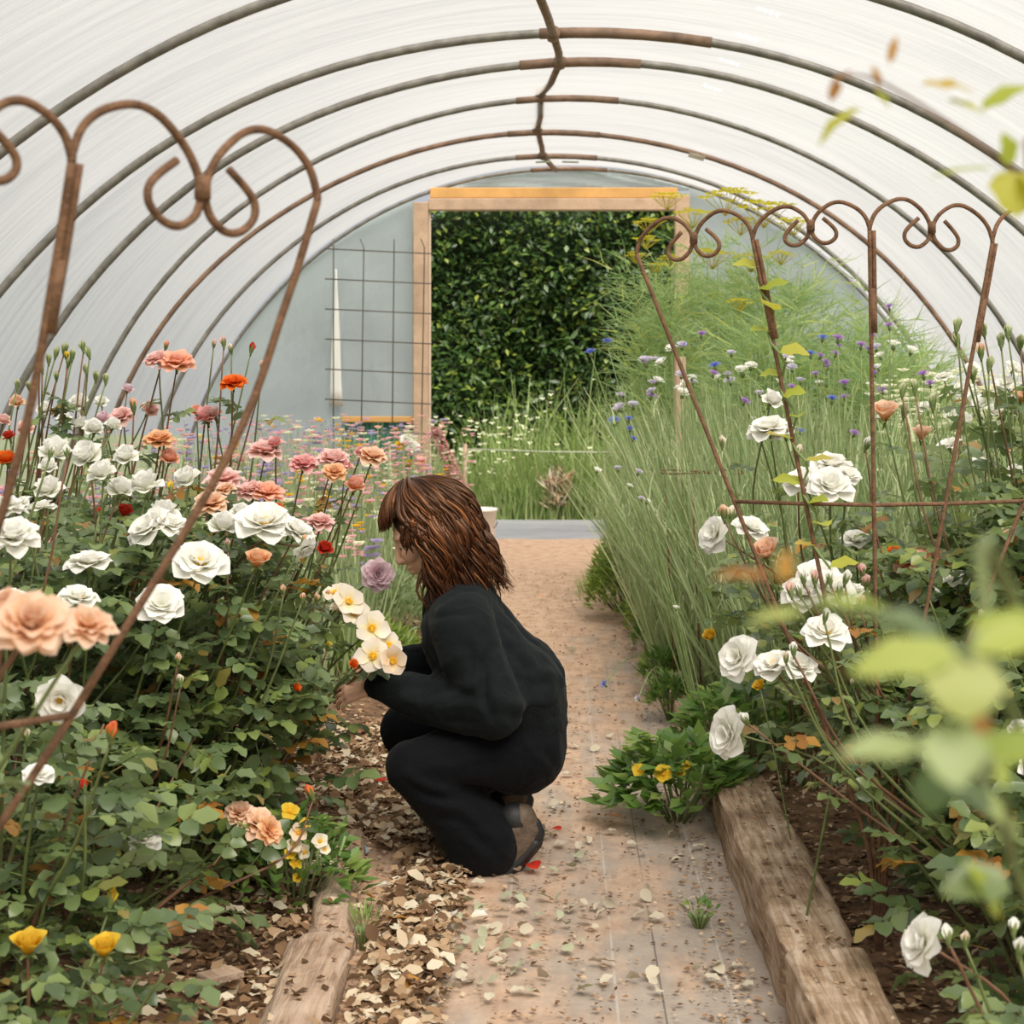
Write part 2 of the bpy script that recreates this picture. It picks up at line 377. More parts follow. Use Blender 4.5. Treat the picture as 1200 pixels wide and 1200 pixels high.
for y, cx, a, h in HOOPS[2:]:
    pts = [V((cx - a * math.cos(PI * i / 64), y + .03 * math.sin(i * .4 + y), h * math.sin(PI * i / 64))) for i in range(65)]
    r_ = .022 if y < 10 else (.018 if y < 14 else .015)
    root = empty('tunnel_hoop', (cx, y, 0)); tag(root, ORD[y], 'tunnel hoop', 'hoops of the polytunnel')
    m2 = MB(); m2.tube([p - V((cx, y, 0)) for p in pts], r_, 10); m2.obj('tube', [steel, rusty_tube][y in (12.05,)], root)
    # rusty sleeve at the crown where the two halves meet
    m3 = MB(); ks = range(30, 35) if y > 9 else range(31, 37)
    if y > 6.9: m3.tube([pts[i] - V((cx, y, 0)) for i in ks], r_ * 1.25, 10); m3.obj('crown_sleeve', rusty_tube, root)
rp_ = [P(612, -70, 6.3), P(629, -12, 6.86), P(648, 40, 8.36), P(656, 73, 9.33), P(634, 110, 10.74), P(630, 151, 12.05), P(636, 182, 13.41), P(651, 199, 14.25)]
root = empty('ridge_pole', rp_[0]); tag(root, 'rusty pole running along the tunnel ridge under the hoop crowns', 'ridge pole')
for a, b in zip(rp_, rp_[1:]):
    m2 = MB(); d = (b - a) * .01; m2.tube([a - d - rp_[0], (a + b) / 2 - rp_[0] + V((.01, 0, -.015)), b + d - rp_[0]], .021, 8); m2.obj('pole_length', rusty_tube, root)
for a in rp_[2:-1]:
    m2 = MB(); m2.tube([a - rp_[0] + V((0, -.05, .0)), a - rp_[0] + V((0, .05, .0))], .036, 8); m2.obj('clamp', rusty_tube, root)
def hooppt(i, ang, dy=0, k=1.0):
    y, cx, a, h = HOOPS[i]; return V((cx - a * k * math.cos(ang), y + dy, h * k * math.sin(ang)))
def tape(i, a0, a1, wd, m, label, k=.985):
    mm = MB(); mm.grid(4, 2, lambda u, v: hooppt(i, a0 + (a1 - a0) * u, (v - .5) * wd, k))
    o = mm.obj('repair_tape', m); md = o.modifiers.new('thick', 'SOLIDIFY'); md.thickness = .002
    tag(o, label, 'tape', 'tape patches on the hoops')
tape(7, 1.865, 1.90, .20, tape_highlight_m, 'white tape patch on the right of the rust brown fifth hoop', .992)
tape(8, 1.52, 1.555, .10, tape_green, 'pale green tape left of the ridge on the sixth hoop')
tape(8, 1.585, 1.625, .10, tape_green, 'pale green tape right of the ridge on the sixth hoop')
# faded print on the film
for px, py in ((901, 12), (876, 42), (855, 71), (835, 102)):
    Y = 6.0
    for _ in range(60):                                   # where that sight line meets the cover
        cx, a, h, sag = shell(Y); p = P(px, py, Y)
        if ((p.x - cx) / a) ** 2 + (p.z / h) ** 2 >= .985: break
        Y += .12
    mm = MB(); d = V((1, 0, -.35)).normalized(); yv = V((0, 1, 0))
    for k in range(4):
        q = p + d * (k * .028 - .05)
        mm.add([q, q + d * .018, q + d * .018 + yv * .07, q + yv * .05], [(0, 1, 2, 3)])
    o = mm.obj('film_print', MATS.get('faded_blue_print') or leafmat('faded_blue_print', [(0, (.60, .78, .88)), (1, (.62, .8, .9))], (.6, .78, .88), .75, .8, 0)); 
    tag(o, 'faint blue printed mark on the polythene right of the ridge', 'printed mark', 'faint blue print marks on the film')

# ------------------------------------------------------------------ end wall, door
YE = 14.32
DX0, DX1, DZ = -1.215, 1.09, 2.93
def endz(x):
    y, cx, a, h = HOOPS[-1]; q = 1 - ((x - cx) / a) ** 2
    return h * math.sqrt(max(0, q))
mb = MB()
xs = [-3.19 + i * (3.19 + 3.35) / 90 for i in range(91)]
for x0, x1 in zip(xs, xs[1:]):
    for k in range(8):
        q = []
        for x, kk in ((x0, k), (x1, k), (x1, k + 1), (x0, k + 1)):
            top = endz(x); low = min(top, DZ - .02 if DX0 < (x0 + x1) / 2 < DX1 else (1.0 if -1.83 < x < DX0 + .05 else .02))
            q.append(V((x, YE + .03 + .02 * math.sin(x * 9 + kk) * math.sin(kk * .8), low + (top - low) * kk / 8)))
        mb.add(q, [(0, 1, 2, 3)])
struct(mb.obj('wall_back', film_end), 'bluish polythene end wall around the doorway')
root = empty('door_1', ((DX0 + DX1) / 2, YE - .05, 0)); struct(root, 'open doorway of raw timber'); off = root.location
def dpart(name, lo, hi, m): 
    mm = MB(); mm.box(lo, hi); shift(mm, off); o = mm.obj(name, m, root, smooth=False); b = o.modifiers.new('b', 'BEVEL'); b.width = .006; return o
dpart('door_post', (DX0, YE - .11, 0), (DX0 + .125, YE + .02, 2.80), door_wood)
dpart('door_post', (DX1 - .12, YE - .11, 0), (DX1, YE + .02, 2.86), door_wood)
dpart('post_edge_strip', (DX0 + .125, YE - .06, 0), (DX0 + .142, YE + .01, 2.72), simple('pale_cut_edge', (.68, .55, .42), .8))
lint = dpart('lintel', (DX0 + .125, YE - .10, 2.735), (DX1 - .1, YE, 2.835), door_wood)
dpart('lintel_board', (DX0 + .14, YE - .085, 2.837), (DX1 - .1, YE + .01, 2.925), door_wood_new)
o = dpart('rail', (-1.82, YE - .08, .965), (DX0, YE - .03, 1.015), door_wood_new)
mb = MB(); mb.grid(20, 6, lambda u, v: (-1.82 + u * (DX0 + 1.84), YE + .0 + .015 * math.sin(u * 30), .02 + v * .95)); 
o = mb.obj('shade_net_panel', shade_net); tag(o, 'green shade net panel under the orange rail left of the doorway', 'shade net')
mb = MB(); a0 = P(396, 315, YE - .06)  # added white strip stands in for the highlight on a fold of the film
mb.grid(3, 8, lambda u, v: (a0.x - .02 + (u - .5) * (.015 + .10 * v) , YE - .03 + .012 * math.sin(v * 9 + u * 4), a0.z - v * 1.15))
o = mb.obj('film_fold_highlight', tape_highlight_m); o.modifiers.new('t', 'SOLIDIFY').thickness = .003; tag(o, 'narrow white strip painted as the highlight on a fold of the bluish end wall', 'painted highlight')
# welded mesh panel leaning by the door
x0, x1, z0, z1 = P(388, 0, 13.9).x, P(500, 0, 13.9).x, .1, P(0, 290, 13.9).z
root = empty('mesh_panel', ((x0 + x1) / 2, 13.9, z0)); tag(root, 'tall welded wire mesh panel with square holes left of the door post', 'mesh panel')
n = 0
for i in range(5):
    mm = MB(); x = x0 + .02 + i * .235
    if x > x1: break
    mm.tube([V((x - .02 * (i == 1), 13.9, z0 - .06)), V((x + .012 * i, 13.9, z1)), V((x + .012 * i - .03 * (i % 2), 13.9, z1 + .07))], .0055, 5); shift(mm, root.location); mm.obj('upright_wire', wire, root)
for i in range(9):
    z = z1 - .02 - i * .245
    mm = MB(); mm.tube([V((x0 - .05, 13.905, z + .01)), V((x1 + .04, 13.905, z - .03))], .0055, 5); shift(mm, root.location); mm.obj('cross_wire', wire, root)

# ------------------------------------------------------------------ hedge and verge beyond the lane
root = empty('hedge', (0, 18.6, 0)); tag(root, 'tall clipped dark green hedge behind the lane, seen through the doorway', 'hedge')
def hs(x, z): return .10 * math.sin(x * 2.1 + z * 1.7) + .08 * math.sin(x * 4.3 - z * 3.1 + 1)
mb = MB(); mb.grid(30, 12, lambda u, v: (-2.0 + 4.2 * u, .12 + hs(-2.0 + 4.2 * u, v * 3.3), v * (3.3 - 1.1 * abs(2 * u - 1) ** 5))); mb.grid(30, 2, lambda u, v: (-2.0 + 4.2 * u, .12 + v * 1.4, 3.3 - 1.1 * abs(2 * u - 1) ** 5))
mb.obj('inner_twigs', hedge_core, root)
mb = MB(); rr = random.Random(3)
def leaf4(mb, p, d, n, L, W):
    """small simple leaf: two halves folded along the midrib"""
    d = V(d).normalized(); s = d.cross(V(n)); s = s.normalized() if s.length > 1e-3 else V((1, 0, 0)); n = s.cross(d)
    mb.add([p, p + d * L * .45 + s * W * .5 + n * W * .16, p + d * L, p + d * L * .45 - s * W * .5 + n * W * .16, p + d * L * .5], [(0, 1, 4), (1, 2, 4), (0, 4, 3), (4, 2, 3)])
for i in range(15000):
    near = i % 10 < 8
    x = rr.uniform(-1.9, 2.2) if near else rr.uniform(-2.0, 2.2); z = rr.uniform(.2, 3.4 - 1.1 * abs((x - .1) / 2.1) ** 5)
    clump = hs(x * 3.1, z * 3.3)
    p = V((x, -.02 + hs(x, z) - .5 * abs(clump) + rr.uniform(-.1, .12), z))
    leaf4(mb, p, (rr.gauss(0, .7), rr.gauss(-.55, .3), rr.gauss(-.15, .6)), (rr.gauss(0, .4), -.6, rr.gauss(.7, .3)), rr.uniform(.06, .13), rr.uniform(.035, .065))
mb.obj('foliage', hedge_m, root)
mb = MB()
for i in range(7000):
    x = rr.uniform(-2.2, 2.4); y = 16.4 + abs(rr.gauss(0, .75)); 
    hh = .3 + 1.15 * min(1, (y - 16.3) * .8) * (1.0 if x > -.75 else .5) * rr.uniform(.5, 1.15)
    mb.blade((x, y, -.02), (rr.gauss(0, 1), rr.gauss(-.3, .7), 0), V((rr.gauss(0, .12), rr.gauss(0, .1), 1)), hh * rr.uniform(.6, 1.1), rr.uniform(.014, .034), rr.uniform(.05, .5))
tag(mb.obj('verge_grass', grass_m), 'long rough grass on the verge between lane and hedge', 'grass', kind='stuff')
mb = MB()
for i in range(150):
    x = rr.uniform(-1.35, -.2) if i % 4 else rr.uniform(-.6, 1.6); y = rr.uniform(16.5, 17.6); z = rr.uniform(.35, 1.0) if x < -.2 else rr.uniform(.2, 1.35)
    r0 = rr.uniform(.018, .034)
    for k in range(6):
        a = k * PI / 3 + i; d = V((math.cos(a), math.sin(a) * .7, .35 * math.cos(a * 2)))
        leaf4(mb, V((x, y, z)), d, V((0, -.5, 1)), r0, r0 * .8)
tag(mb.obj('verge_daisies', PET['white']), 'small white wild flowers dotted through the verge grass', 'wild flowers', kind='stuff')
mb = MB()
for i in range(260):
    d = V((rr.gauss(0, .6), rr.gauss(-.3, .5), abs(rr.gauss(.8, .5))))
    leaf4(mb, V((rr.gauss(0, .05), rr.gauss(0, .06), rr.uniform(.1, .4))), d, V((0, -1, .3)), rr.uniform(.08, .2), .02)
o = mb.obj('dead_plant', dry_m); o.location = P(654, 580, 16.5); o.location.z = -.02; tag(o, 'brown dead tuft in the green verge grass beside the lane', 'dead plant')
mm = MB(); a, b = P(545, 526, 16.42), P(745, 530, 16.42); mm.tube([a, (a + b) / 2 - V((0, 0, .012)), b], .006, 5); o = mm.obj('fence_wire', simple('pale_fence_wire', (.45, .45, .36), .6)); tag(o, 'single pale fence wire strung across the verge grass', 'fence wire')
for xx in (a.x, b.x): mm = MB(); mm.tube([V((xx, 16.42, -.05)), V((xx, 16.42, a.z + .05))], .02, 6); tag(mm.obj('fence_stake', wood), 'slim stake holding the %s end of the verge wire' % ('left' if xx == a.x else 'right'), 'stake', 'stakes of the verge wire')

# ------------------------------------------------------------------ edging timbers
def timber(p0, p1, w0, h0, seed, m, label, ends=.02, rnd=.3, nseg=36):
    r = random.Random(seed); p0 = V(p0); p1 = V(p1); ax = (p1 - p0).normalized(); sd = ax.cross(V((0, 0, 1))).normalized(); L = (p1 - p0).length
    prof = []
    for k in range(20):
        a = 2 * PI * k / 20 + PI / 20; cxx, s_ = math.cos(a), math.sin(a)
        e = rnd; prof.append((math.copysign(abs(cxx) ** e, cxx) * w0 / 2, math.copysign(abs(s_) ** e, s_) * h0 / 2))
    ph = [r.uniform(0, 6) for _ in range(8)]
    mm = MB()
    for i in range(nseg + 1):
        t = i / nseg; q = p0 + ax * L * t
        k = 1 - .25 * max(0, 1 - min(t, 1 - t) * L / ends) ** 2
        for j, (u, v) in enumerate(prof):
            dz = .005 * math.sin(t * L * 3.1 + ph[0] + j * .5) + .003 * math.sin(t * L * 13 + ph[1] - j * 1.7) + r.uniform(-.0012, .0012)
            gro = -.004 * (1 if (j * 7 + seed) % 5 == 0 else 0)
            mm.v.append(q + sd * (u * k + (dz + gro) * (1 if u > 0 else -1)) + V((0, 0, v * k + h0 / 2 - .02 + (dz + gro) * (1 if v > 0 else 0)))); mm.a.append(0)
    n = 20
    for i in range(nseg):
        for j in range(n): mm.f.append((i * n + j, i * n + (j + 1) % n, (i + 1) * n + (j + 1) % n, (i + 1) * n + j)); mm.mi.append(0)
    mm.f.append(tuple(range(n))[::-1]); mm.f.append(tuple(nseg * n + j for j in range(n))); mm.mi += [0, 0]
    base = p0.copy(); shift(mm, base); o = mm.obj('edging_timber', m); o.location = base
    tag(o, label, 'timber', 'timbers edging the beds'); return o
timber((.527, 1.7, 0), (.522, 3.40, 0), .165, .165, 1, sleeper_m, 'nearest thick weathered sleeper edging the right bed, end split by a crack', rnd=.22)
timber((.520, 3.415, 0), (.523, 4.98, 0), .155, .155, 2, sleeper_m, 'thick weathered sleeper edging the right bed, beside the orange flowered weed', rnd=.22)
timber((.490, 5.02, 0), (.475, 7.6, 0), .125, .125, 3, sleeper_m, 'slimmer grey timber of the right edge, beyond the orange flowered weed', rnd=.6)
timber((.475, 7.62, 0), (.445, 10.0, 0), .125, .11, 4, sleeper_m, 'farthest edging timber of the right bed, below the light green shrubs', rnd=.6)
timber((-.475, 2.3, 0), (-.515, 3.72, 0), .145, .105, 5, left_log_m, 'nearest pale rounded timber edging the left bed, half buried in chips', rnd=.75)
timber((-.500, 3.74, 0), (-.535, 4.1, 0), .105, .10, 6, left_log_m, 'short broken block between the two longer left edging timbers', rnd=.8)
timber((-.535, 4.12, 0), (-.56, 4.60, 0), .10, .095, 7, left_log_m, 'left edging timber ending beside the blue plant label', rnd=.8)
# ================================================================== flowers: shared meshes
def petal(mb, phi, t0, t1, L, W, cup, ruf, r, start=.06, wp=(.28, .70, .98, 1.0, .74)):
    rad = V((math.cos(phi), math.sin(phi), 0)); tan = V((-math.sin(phi), math.cos(phi), 0)); up = V((0, 0, 1))
    rr_, z = start * L, 0; b = len(mb.v); wob = r.uniform(-.12, .12)
    for j in range(5):
        v = j / 4; a = math.radians(t0 + (t1 - t0) * v)
        if j: rr_ += math.sin(a) * L / 4; z += math.cos(a) * L / 4
        n = rad * -math.cos(a) + up * math.sin(a)
        for i in range(5):
            u = (i - 2) / 2; w_ = W * .5 * wp[j]
            p = rad * rr_ + up * z + tan * (u * w_ + wob * W * v * .5) + n * (cup * w_ * u * u + ruf * r.uniform(-1, 1) * v * (1 if abs(u) > .4 else .5) * L)
            if j == 4: p -= (rad * math.sin(a) + up * math.cos(a)) * (.17 * L * u * u - .04 * L * (i == 2) * (ruf > .02))
            mb.v.append(p); mb.a.append(v)
    for j in range(4):
        for i in range(4):
            q = b + j * 5 + i; mb.f.append((q, q + 1, q + 6, q + 5)); mb.mi.append(0)
KINDS = {   # rings of (count, tilt at base, tilt at edge, length, width), ruffle, cupping
 'cup':     ([(5, 55, 84, .50, .56), (5, 42, 34, .58, .60), (5, 30, 14, .60, .54), (5, 18, 2, .56, .44), (4, 8, 0, .50, .34)], .03, .45),
 'open':    ([(6, 62, 104, .56, .54), (6, 52, 82, .50, .50), (6, 36, 58, .44, .42), (5, 20, 30, .36, .34)], .05, .3),
 'full':    ([(7, 70, 108, .52, .44), (8, 55, 84, .50, .40), (8, 38, 58, .44, .36), (7, 22, 32, .36, .30), (5, 6, 10, .28, .24)], .045, .35),
 'ruffled': ([(8, 66, 108, .56, .40), (8, 54, 86, .52, .36), (7, 38, 60, .45, .32), (6, 20, 34, .34, .26)], .09, .3),
 'single':  ([(5, 62, 82, .54, .56)], .03, .22),
 'goblet':  ([(5, 30, 46, .66, .62), (5, 18, 24, .64, .55), (4, 8, 6, .55, .40)], .03, .5),
 'bud':     ([(3, 16, -14, .95, .62), (3, 10, -12, .92, .5)], .01, .6),
}
BL = {}
def bloom_mesh(kind, colour, var):
    k = (kind, colour, var)
    if k not in BL:
        r = random.Random(hash(kind) % 97 + var * 13 if False else sum(map(ord, kind)) + var * 13)
        rings, ruf, cup = KINDS[kind]; mb = MB(); ph = 0
        for q, (n, t0, t1, L, W) in enumerate(rings):
            ph += 2.4
            for i in range(n): petal(mb, ph + 2 * PI * i / n + r.uniform(-.12, .12), t0 + r.uniform(-7, 7), t1 + r.uniform(-12, 12), L * r.uniform(.9, 1.08), W * r.uniform(.9, 1.1), cup, ruf, r)
        BL[k] = mb.mesh('bloom', PET[colour])
    return BL[k]
def calyx_mesh():
    if 'cal' not in BL:
        mb = MB(); mb.tube([(0, 0, -.30), (0, 0, -.16), (0, 0, -.10), (0, 0, -.03), (0, 0, .02)], [.03, .045, .09, .10, .05], 8)
        r = random.Random(5)
        for i in range(5): petal(mb, i * 2 * PI / 5, 60, 115, .34, .15, .2, .02, r, .2, (.9, 1, .8, .5, .12))
        BL['cal'] = mb.mesh('calyx', calyx_m)
    return BL['cal']
def budcalyx_mesh():
    if 'bcal' not in BL:
        mb = MB(); mb.tube([(0, 0, -.34), (0, 0, -.14), (0, 0, -.05), (0, 0, .08)], [.06, .09, .16, .13], 8); r = random.Random(6)
        for i in range(5): petal(mb, i * 2 * PI / 5, 24, -2, .80, .30, .3, .01, r, .18, (.9, 1, .8, .45, .08))
        BL['bcal'] = mb.mesh('calyx', calyx_m)
    return BL['bcal']
def stamen_mesh():
    if 'st' not in BL:
        mb = MB(); r = random.Random(8)
        mb.tube([(0, 0, 0), (0, 0, .06), (0, 0, .075)], [.05, .06, .03], 8)
        for i in range(40):
            a = i * 2.4; q = .03 + .12 * math.sqrt(i / 40); h = r.uniform(.10, .17)
            mb.tube([(.3 * q * math.cos(a), .3 * q * math.sin(a), .03), (q * math.cos(a), q * math.sin(a), h)], [.006, .012], 4)
        BL['st'] = mb.mesh('stamens', stamen_m)
    return BL['st']
BNAME = {'bud': 'bud'}
def put_bloom(parent, base, p, size, kind, colour, face, r, label=None):
    """a bloom (or bud) with its calyx; p is where the middle of the bloom is"""
    M = Matrix.Translation(p - base) @ frame(face) @ Matrix.Rotation(r.uniform(0, 6.28), 4, 'Z')
    if kind == 'bud':
        o = link('bud', bloom_mesh(kind, colour, r.randrange(2)), parent, M @ Matrix.Translation((0, 0, -size * .45)) @ Matrix.Scale(size, 4))
        link('calyx', budcalyx_mesh(), o, Matrix.Identity(4))
    else:
        back = .16 if kind in ('open', 'full', 'ruffled', 'single') else .27
        o = link('bloom', bloom_mesh(kind, colour, r.randrange(3)), parent, M @ Matrix.Translation((0, 0, -size * back)) @ Matrix.Scale(size, 4))
        link('calyx', calyx_mesh(), o, Matrix.Identity(4))
        if kind == 'single' or (kind == 'open' and r.random() < .3): link('stamens', stamen_mesh(), o, Matrix.Identity(4))
    o['label'] = label or '%s %s' % ({'cup': 'cupped', 'open': 'wide open', 'full': 'full petalled', 'ruffled': 'ruffled', 'single': 'simple five petalled', 'goblet': 'goblet shaped', 'bud': 'closed'}[kind] + ' ' + {'single': 'pale cream', 'singlepeach': 'peach', 'palepink': 'pale pink', 'rosepink': 'deep pink', 'orangebud': 'orange'}.get(colour, colour), 'bud' if kind == 'bud' else 'bloom')
    return o

LEAF_T = [(0, 0), (.14, .30), (.36, .47), (.6, .46), (.82, .28), (1, 0)]
def leaflet(mb, p, d, n, L, W, r, mi=0):
    """rose leaflet: rounded, folded along the midrib, edges waved, tip drooping"""
    d = d.normalized(); s = d.cross(n)
    if s.length < 1e-3: s = V((1, 0, 0))
    s.normalize(); n = s.cross(d); b = len(mb.v); fold = r.uniform(.05, .5); dr = r.uniform(.02, .32); tw = r.uniform(-.25, .25)
    for k, (t, w_) in enumerate(LEAF_T):
        c = p + d * (L * t * (1 - .12 * dr * t)) - n * (L * dr * t * t); ww = W * w_
        if k in (0, 5): mb.v.append(c); mb.a.append(t)
        else:
            for sg in (-1, 0, 1):
                mb.v.append(c + s * (sg * ww) + n * (abs(sg) * ww * fold + sg * ww * tw + abs(sg) * ww * .14 * ((k % 2) * 2 - 1))); mb.a.append(t)
    i1 = lambda k: b + 1 + 3 * (k - 1)
    for f in [(b, i1(1) + 1, i1(1)), (b, i1(1) + 2, i1(1) + 1)] + [q for k in (1, 2, 3) for q in ((i1(k), i1(k) + 1, i1(k + 1) + 1, i1(k + 1)), (i1(k) + 1, i1(k) + 2, i1(k + 1) + 2, i1(k + 1) + 1))] + [(i1(4), i1(4) + 1, b + 13), (i1(4) + 1, i1(4) + 2, b + 13)]:
        mb.f.append(f); mb.mi.append(mi)
def compound(mb, p, d, size, r, mi=0, pairs=2):
    """a rose leaf: stalk with a leaflet at the end and pairs along it"""
    d = V(d).normalized(); up = V((r.gauss(0, .3), r.gauss(0, .3), 1)).normalized(); s = d.cross(up)
    if s.length < 1e-3: s = V((1, 0, 0))
    s.normalize(); n = s.cross(d); L = size * 1.55
    mb.tube([p, p + d * L * .5 - n * L * .03, p + d * L], [.0016, .0012, .0009], 3, caps=False, mi=mi)
    W = size * r.uniform(.66, .8)
    leaflet(mb, p + d * L, (d - n * r.uniform(-.1, .4)), n, size, W, r, mi)
    for k in range(pairs):
        q = p + d * L * (.42 + .42 * k / max(1, pairs - 1) if pairs > 1 else .7)
        for sg in (-1, 1):
            leaflet(mb, q, d * .45 + s * sg - n * r.uniform(-.15, .3), n, size * r.uniform(.78, .95), W * .9, r, mi)

def rose_bush(label, x, y, rad, h, blooms=(), n_leaf=120, leafs=None, seed=0, canes=5, size=.05, z0=.03, group='rose bushes in the beds', low=.12, cname='rose bush', russet=.05, top=None, reach=1.0, name='rose_bush'):
    r = random.Random(seed * 7 + 11); base = V((x, y, z0)); root = empty(name, base); tag(root, label, cname, group)
    leafs = leafs or leaf_l; fol = MB(); tops = []
    for b in blooms:
        px, py, Y, pxsize, kind, col = b[:6]; p = P(px, py, Y); sz = pxsize / FOC * Y
        f = V(b[6]) if len(b) > 6 else V((r.gauss(0, .3), r.gauss(-.45, .2), 1)); f.normalize()
        if kind == 'bud': f = V((r.gauss(0, .18), r.gauss(0, .18), 1)) if len(b) < 7 else f
        put_bloom(root, base, p, sz, kind, col, f, r, b[7] if len(b) > 7 else None); tops.append((p - f * sz * (.3 if kind != 'bud' else .5), f))
    for i in range(canes):
        a = i * 2.4 + r.uniform(0, 1); q = rad * r.uniform(.4, .95)
        tops.append((base + V((q * math.cos(a), q * math.sin(a), h * r.uniform(.75, 1.0))), V((math.cos(a) * .4, math.sin(a) * .4, 1)).normalized()))
    for i, (p, f) in enumerate(tops):
        b0 = base + V((r.uniform(-.07, .07), r.uniform(-.07, .07), -.03)); dist = (p - b0).length
        mid = b0.lerp(p, .55) + V((0, 0, dist * .12)); e = p - f * dist * .25
        pts = crom([b0, b0.lerp(mid, .5) + V((r.uniform(-.02, .02), r.uniform(-.02, .02), .02)), (mid + e) / 2, p], 5)
        cm = MB(); n_ = len(pts); cm.tube([q - base for q in pts], [.0052 - .0032 * k / n_ for k in range(n_)], 5)
        cm.obj('cane', cane_red if r.random() < .4 else cane_green, root)
        for k in range(4, n_ - 2, 2 if len(tops) < 14 else 3):
            if r.random() < .85:
                a = k * 2.4 + i
                compound(fol, pts[k] - base, (math.cos(a), math.sin(a), r.uniform(-.1, .55)), size * r.uniform(.7, 1.05), r, 1 if r.random() < russet else 0)
    for i in range(int(n_leaf * 1.6)):
        a = r.uniform(0, 2 * PI); u = math.sqrt(r.random()) if r.random() < .7 else r.random()
        zz = low + (1 - low) * r.random() ** .62; q = rad * u * (.55 + .5 * math.sin(PI * min(1, zz * .85 + .1)))
        p = V((q * math.cos(a) * reach, q * math.sin(a), zz * h))
        d = V((math.cos(a) + r.gauss(0, .5), math.sin(a) + r.gauss(0, .5), r.gauss(.12, .35)))
        compound(fol, p, d, size * r.uniform(.85, 1.3), r, 1 if r.random() < russet * .6 else 0)
    fol.obj('foliage', [leafs, leaf_o], root)
    return root

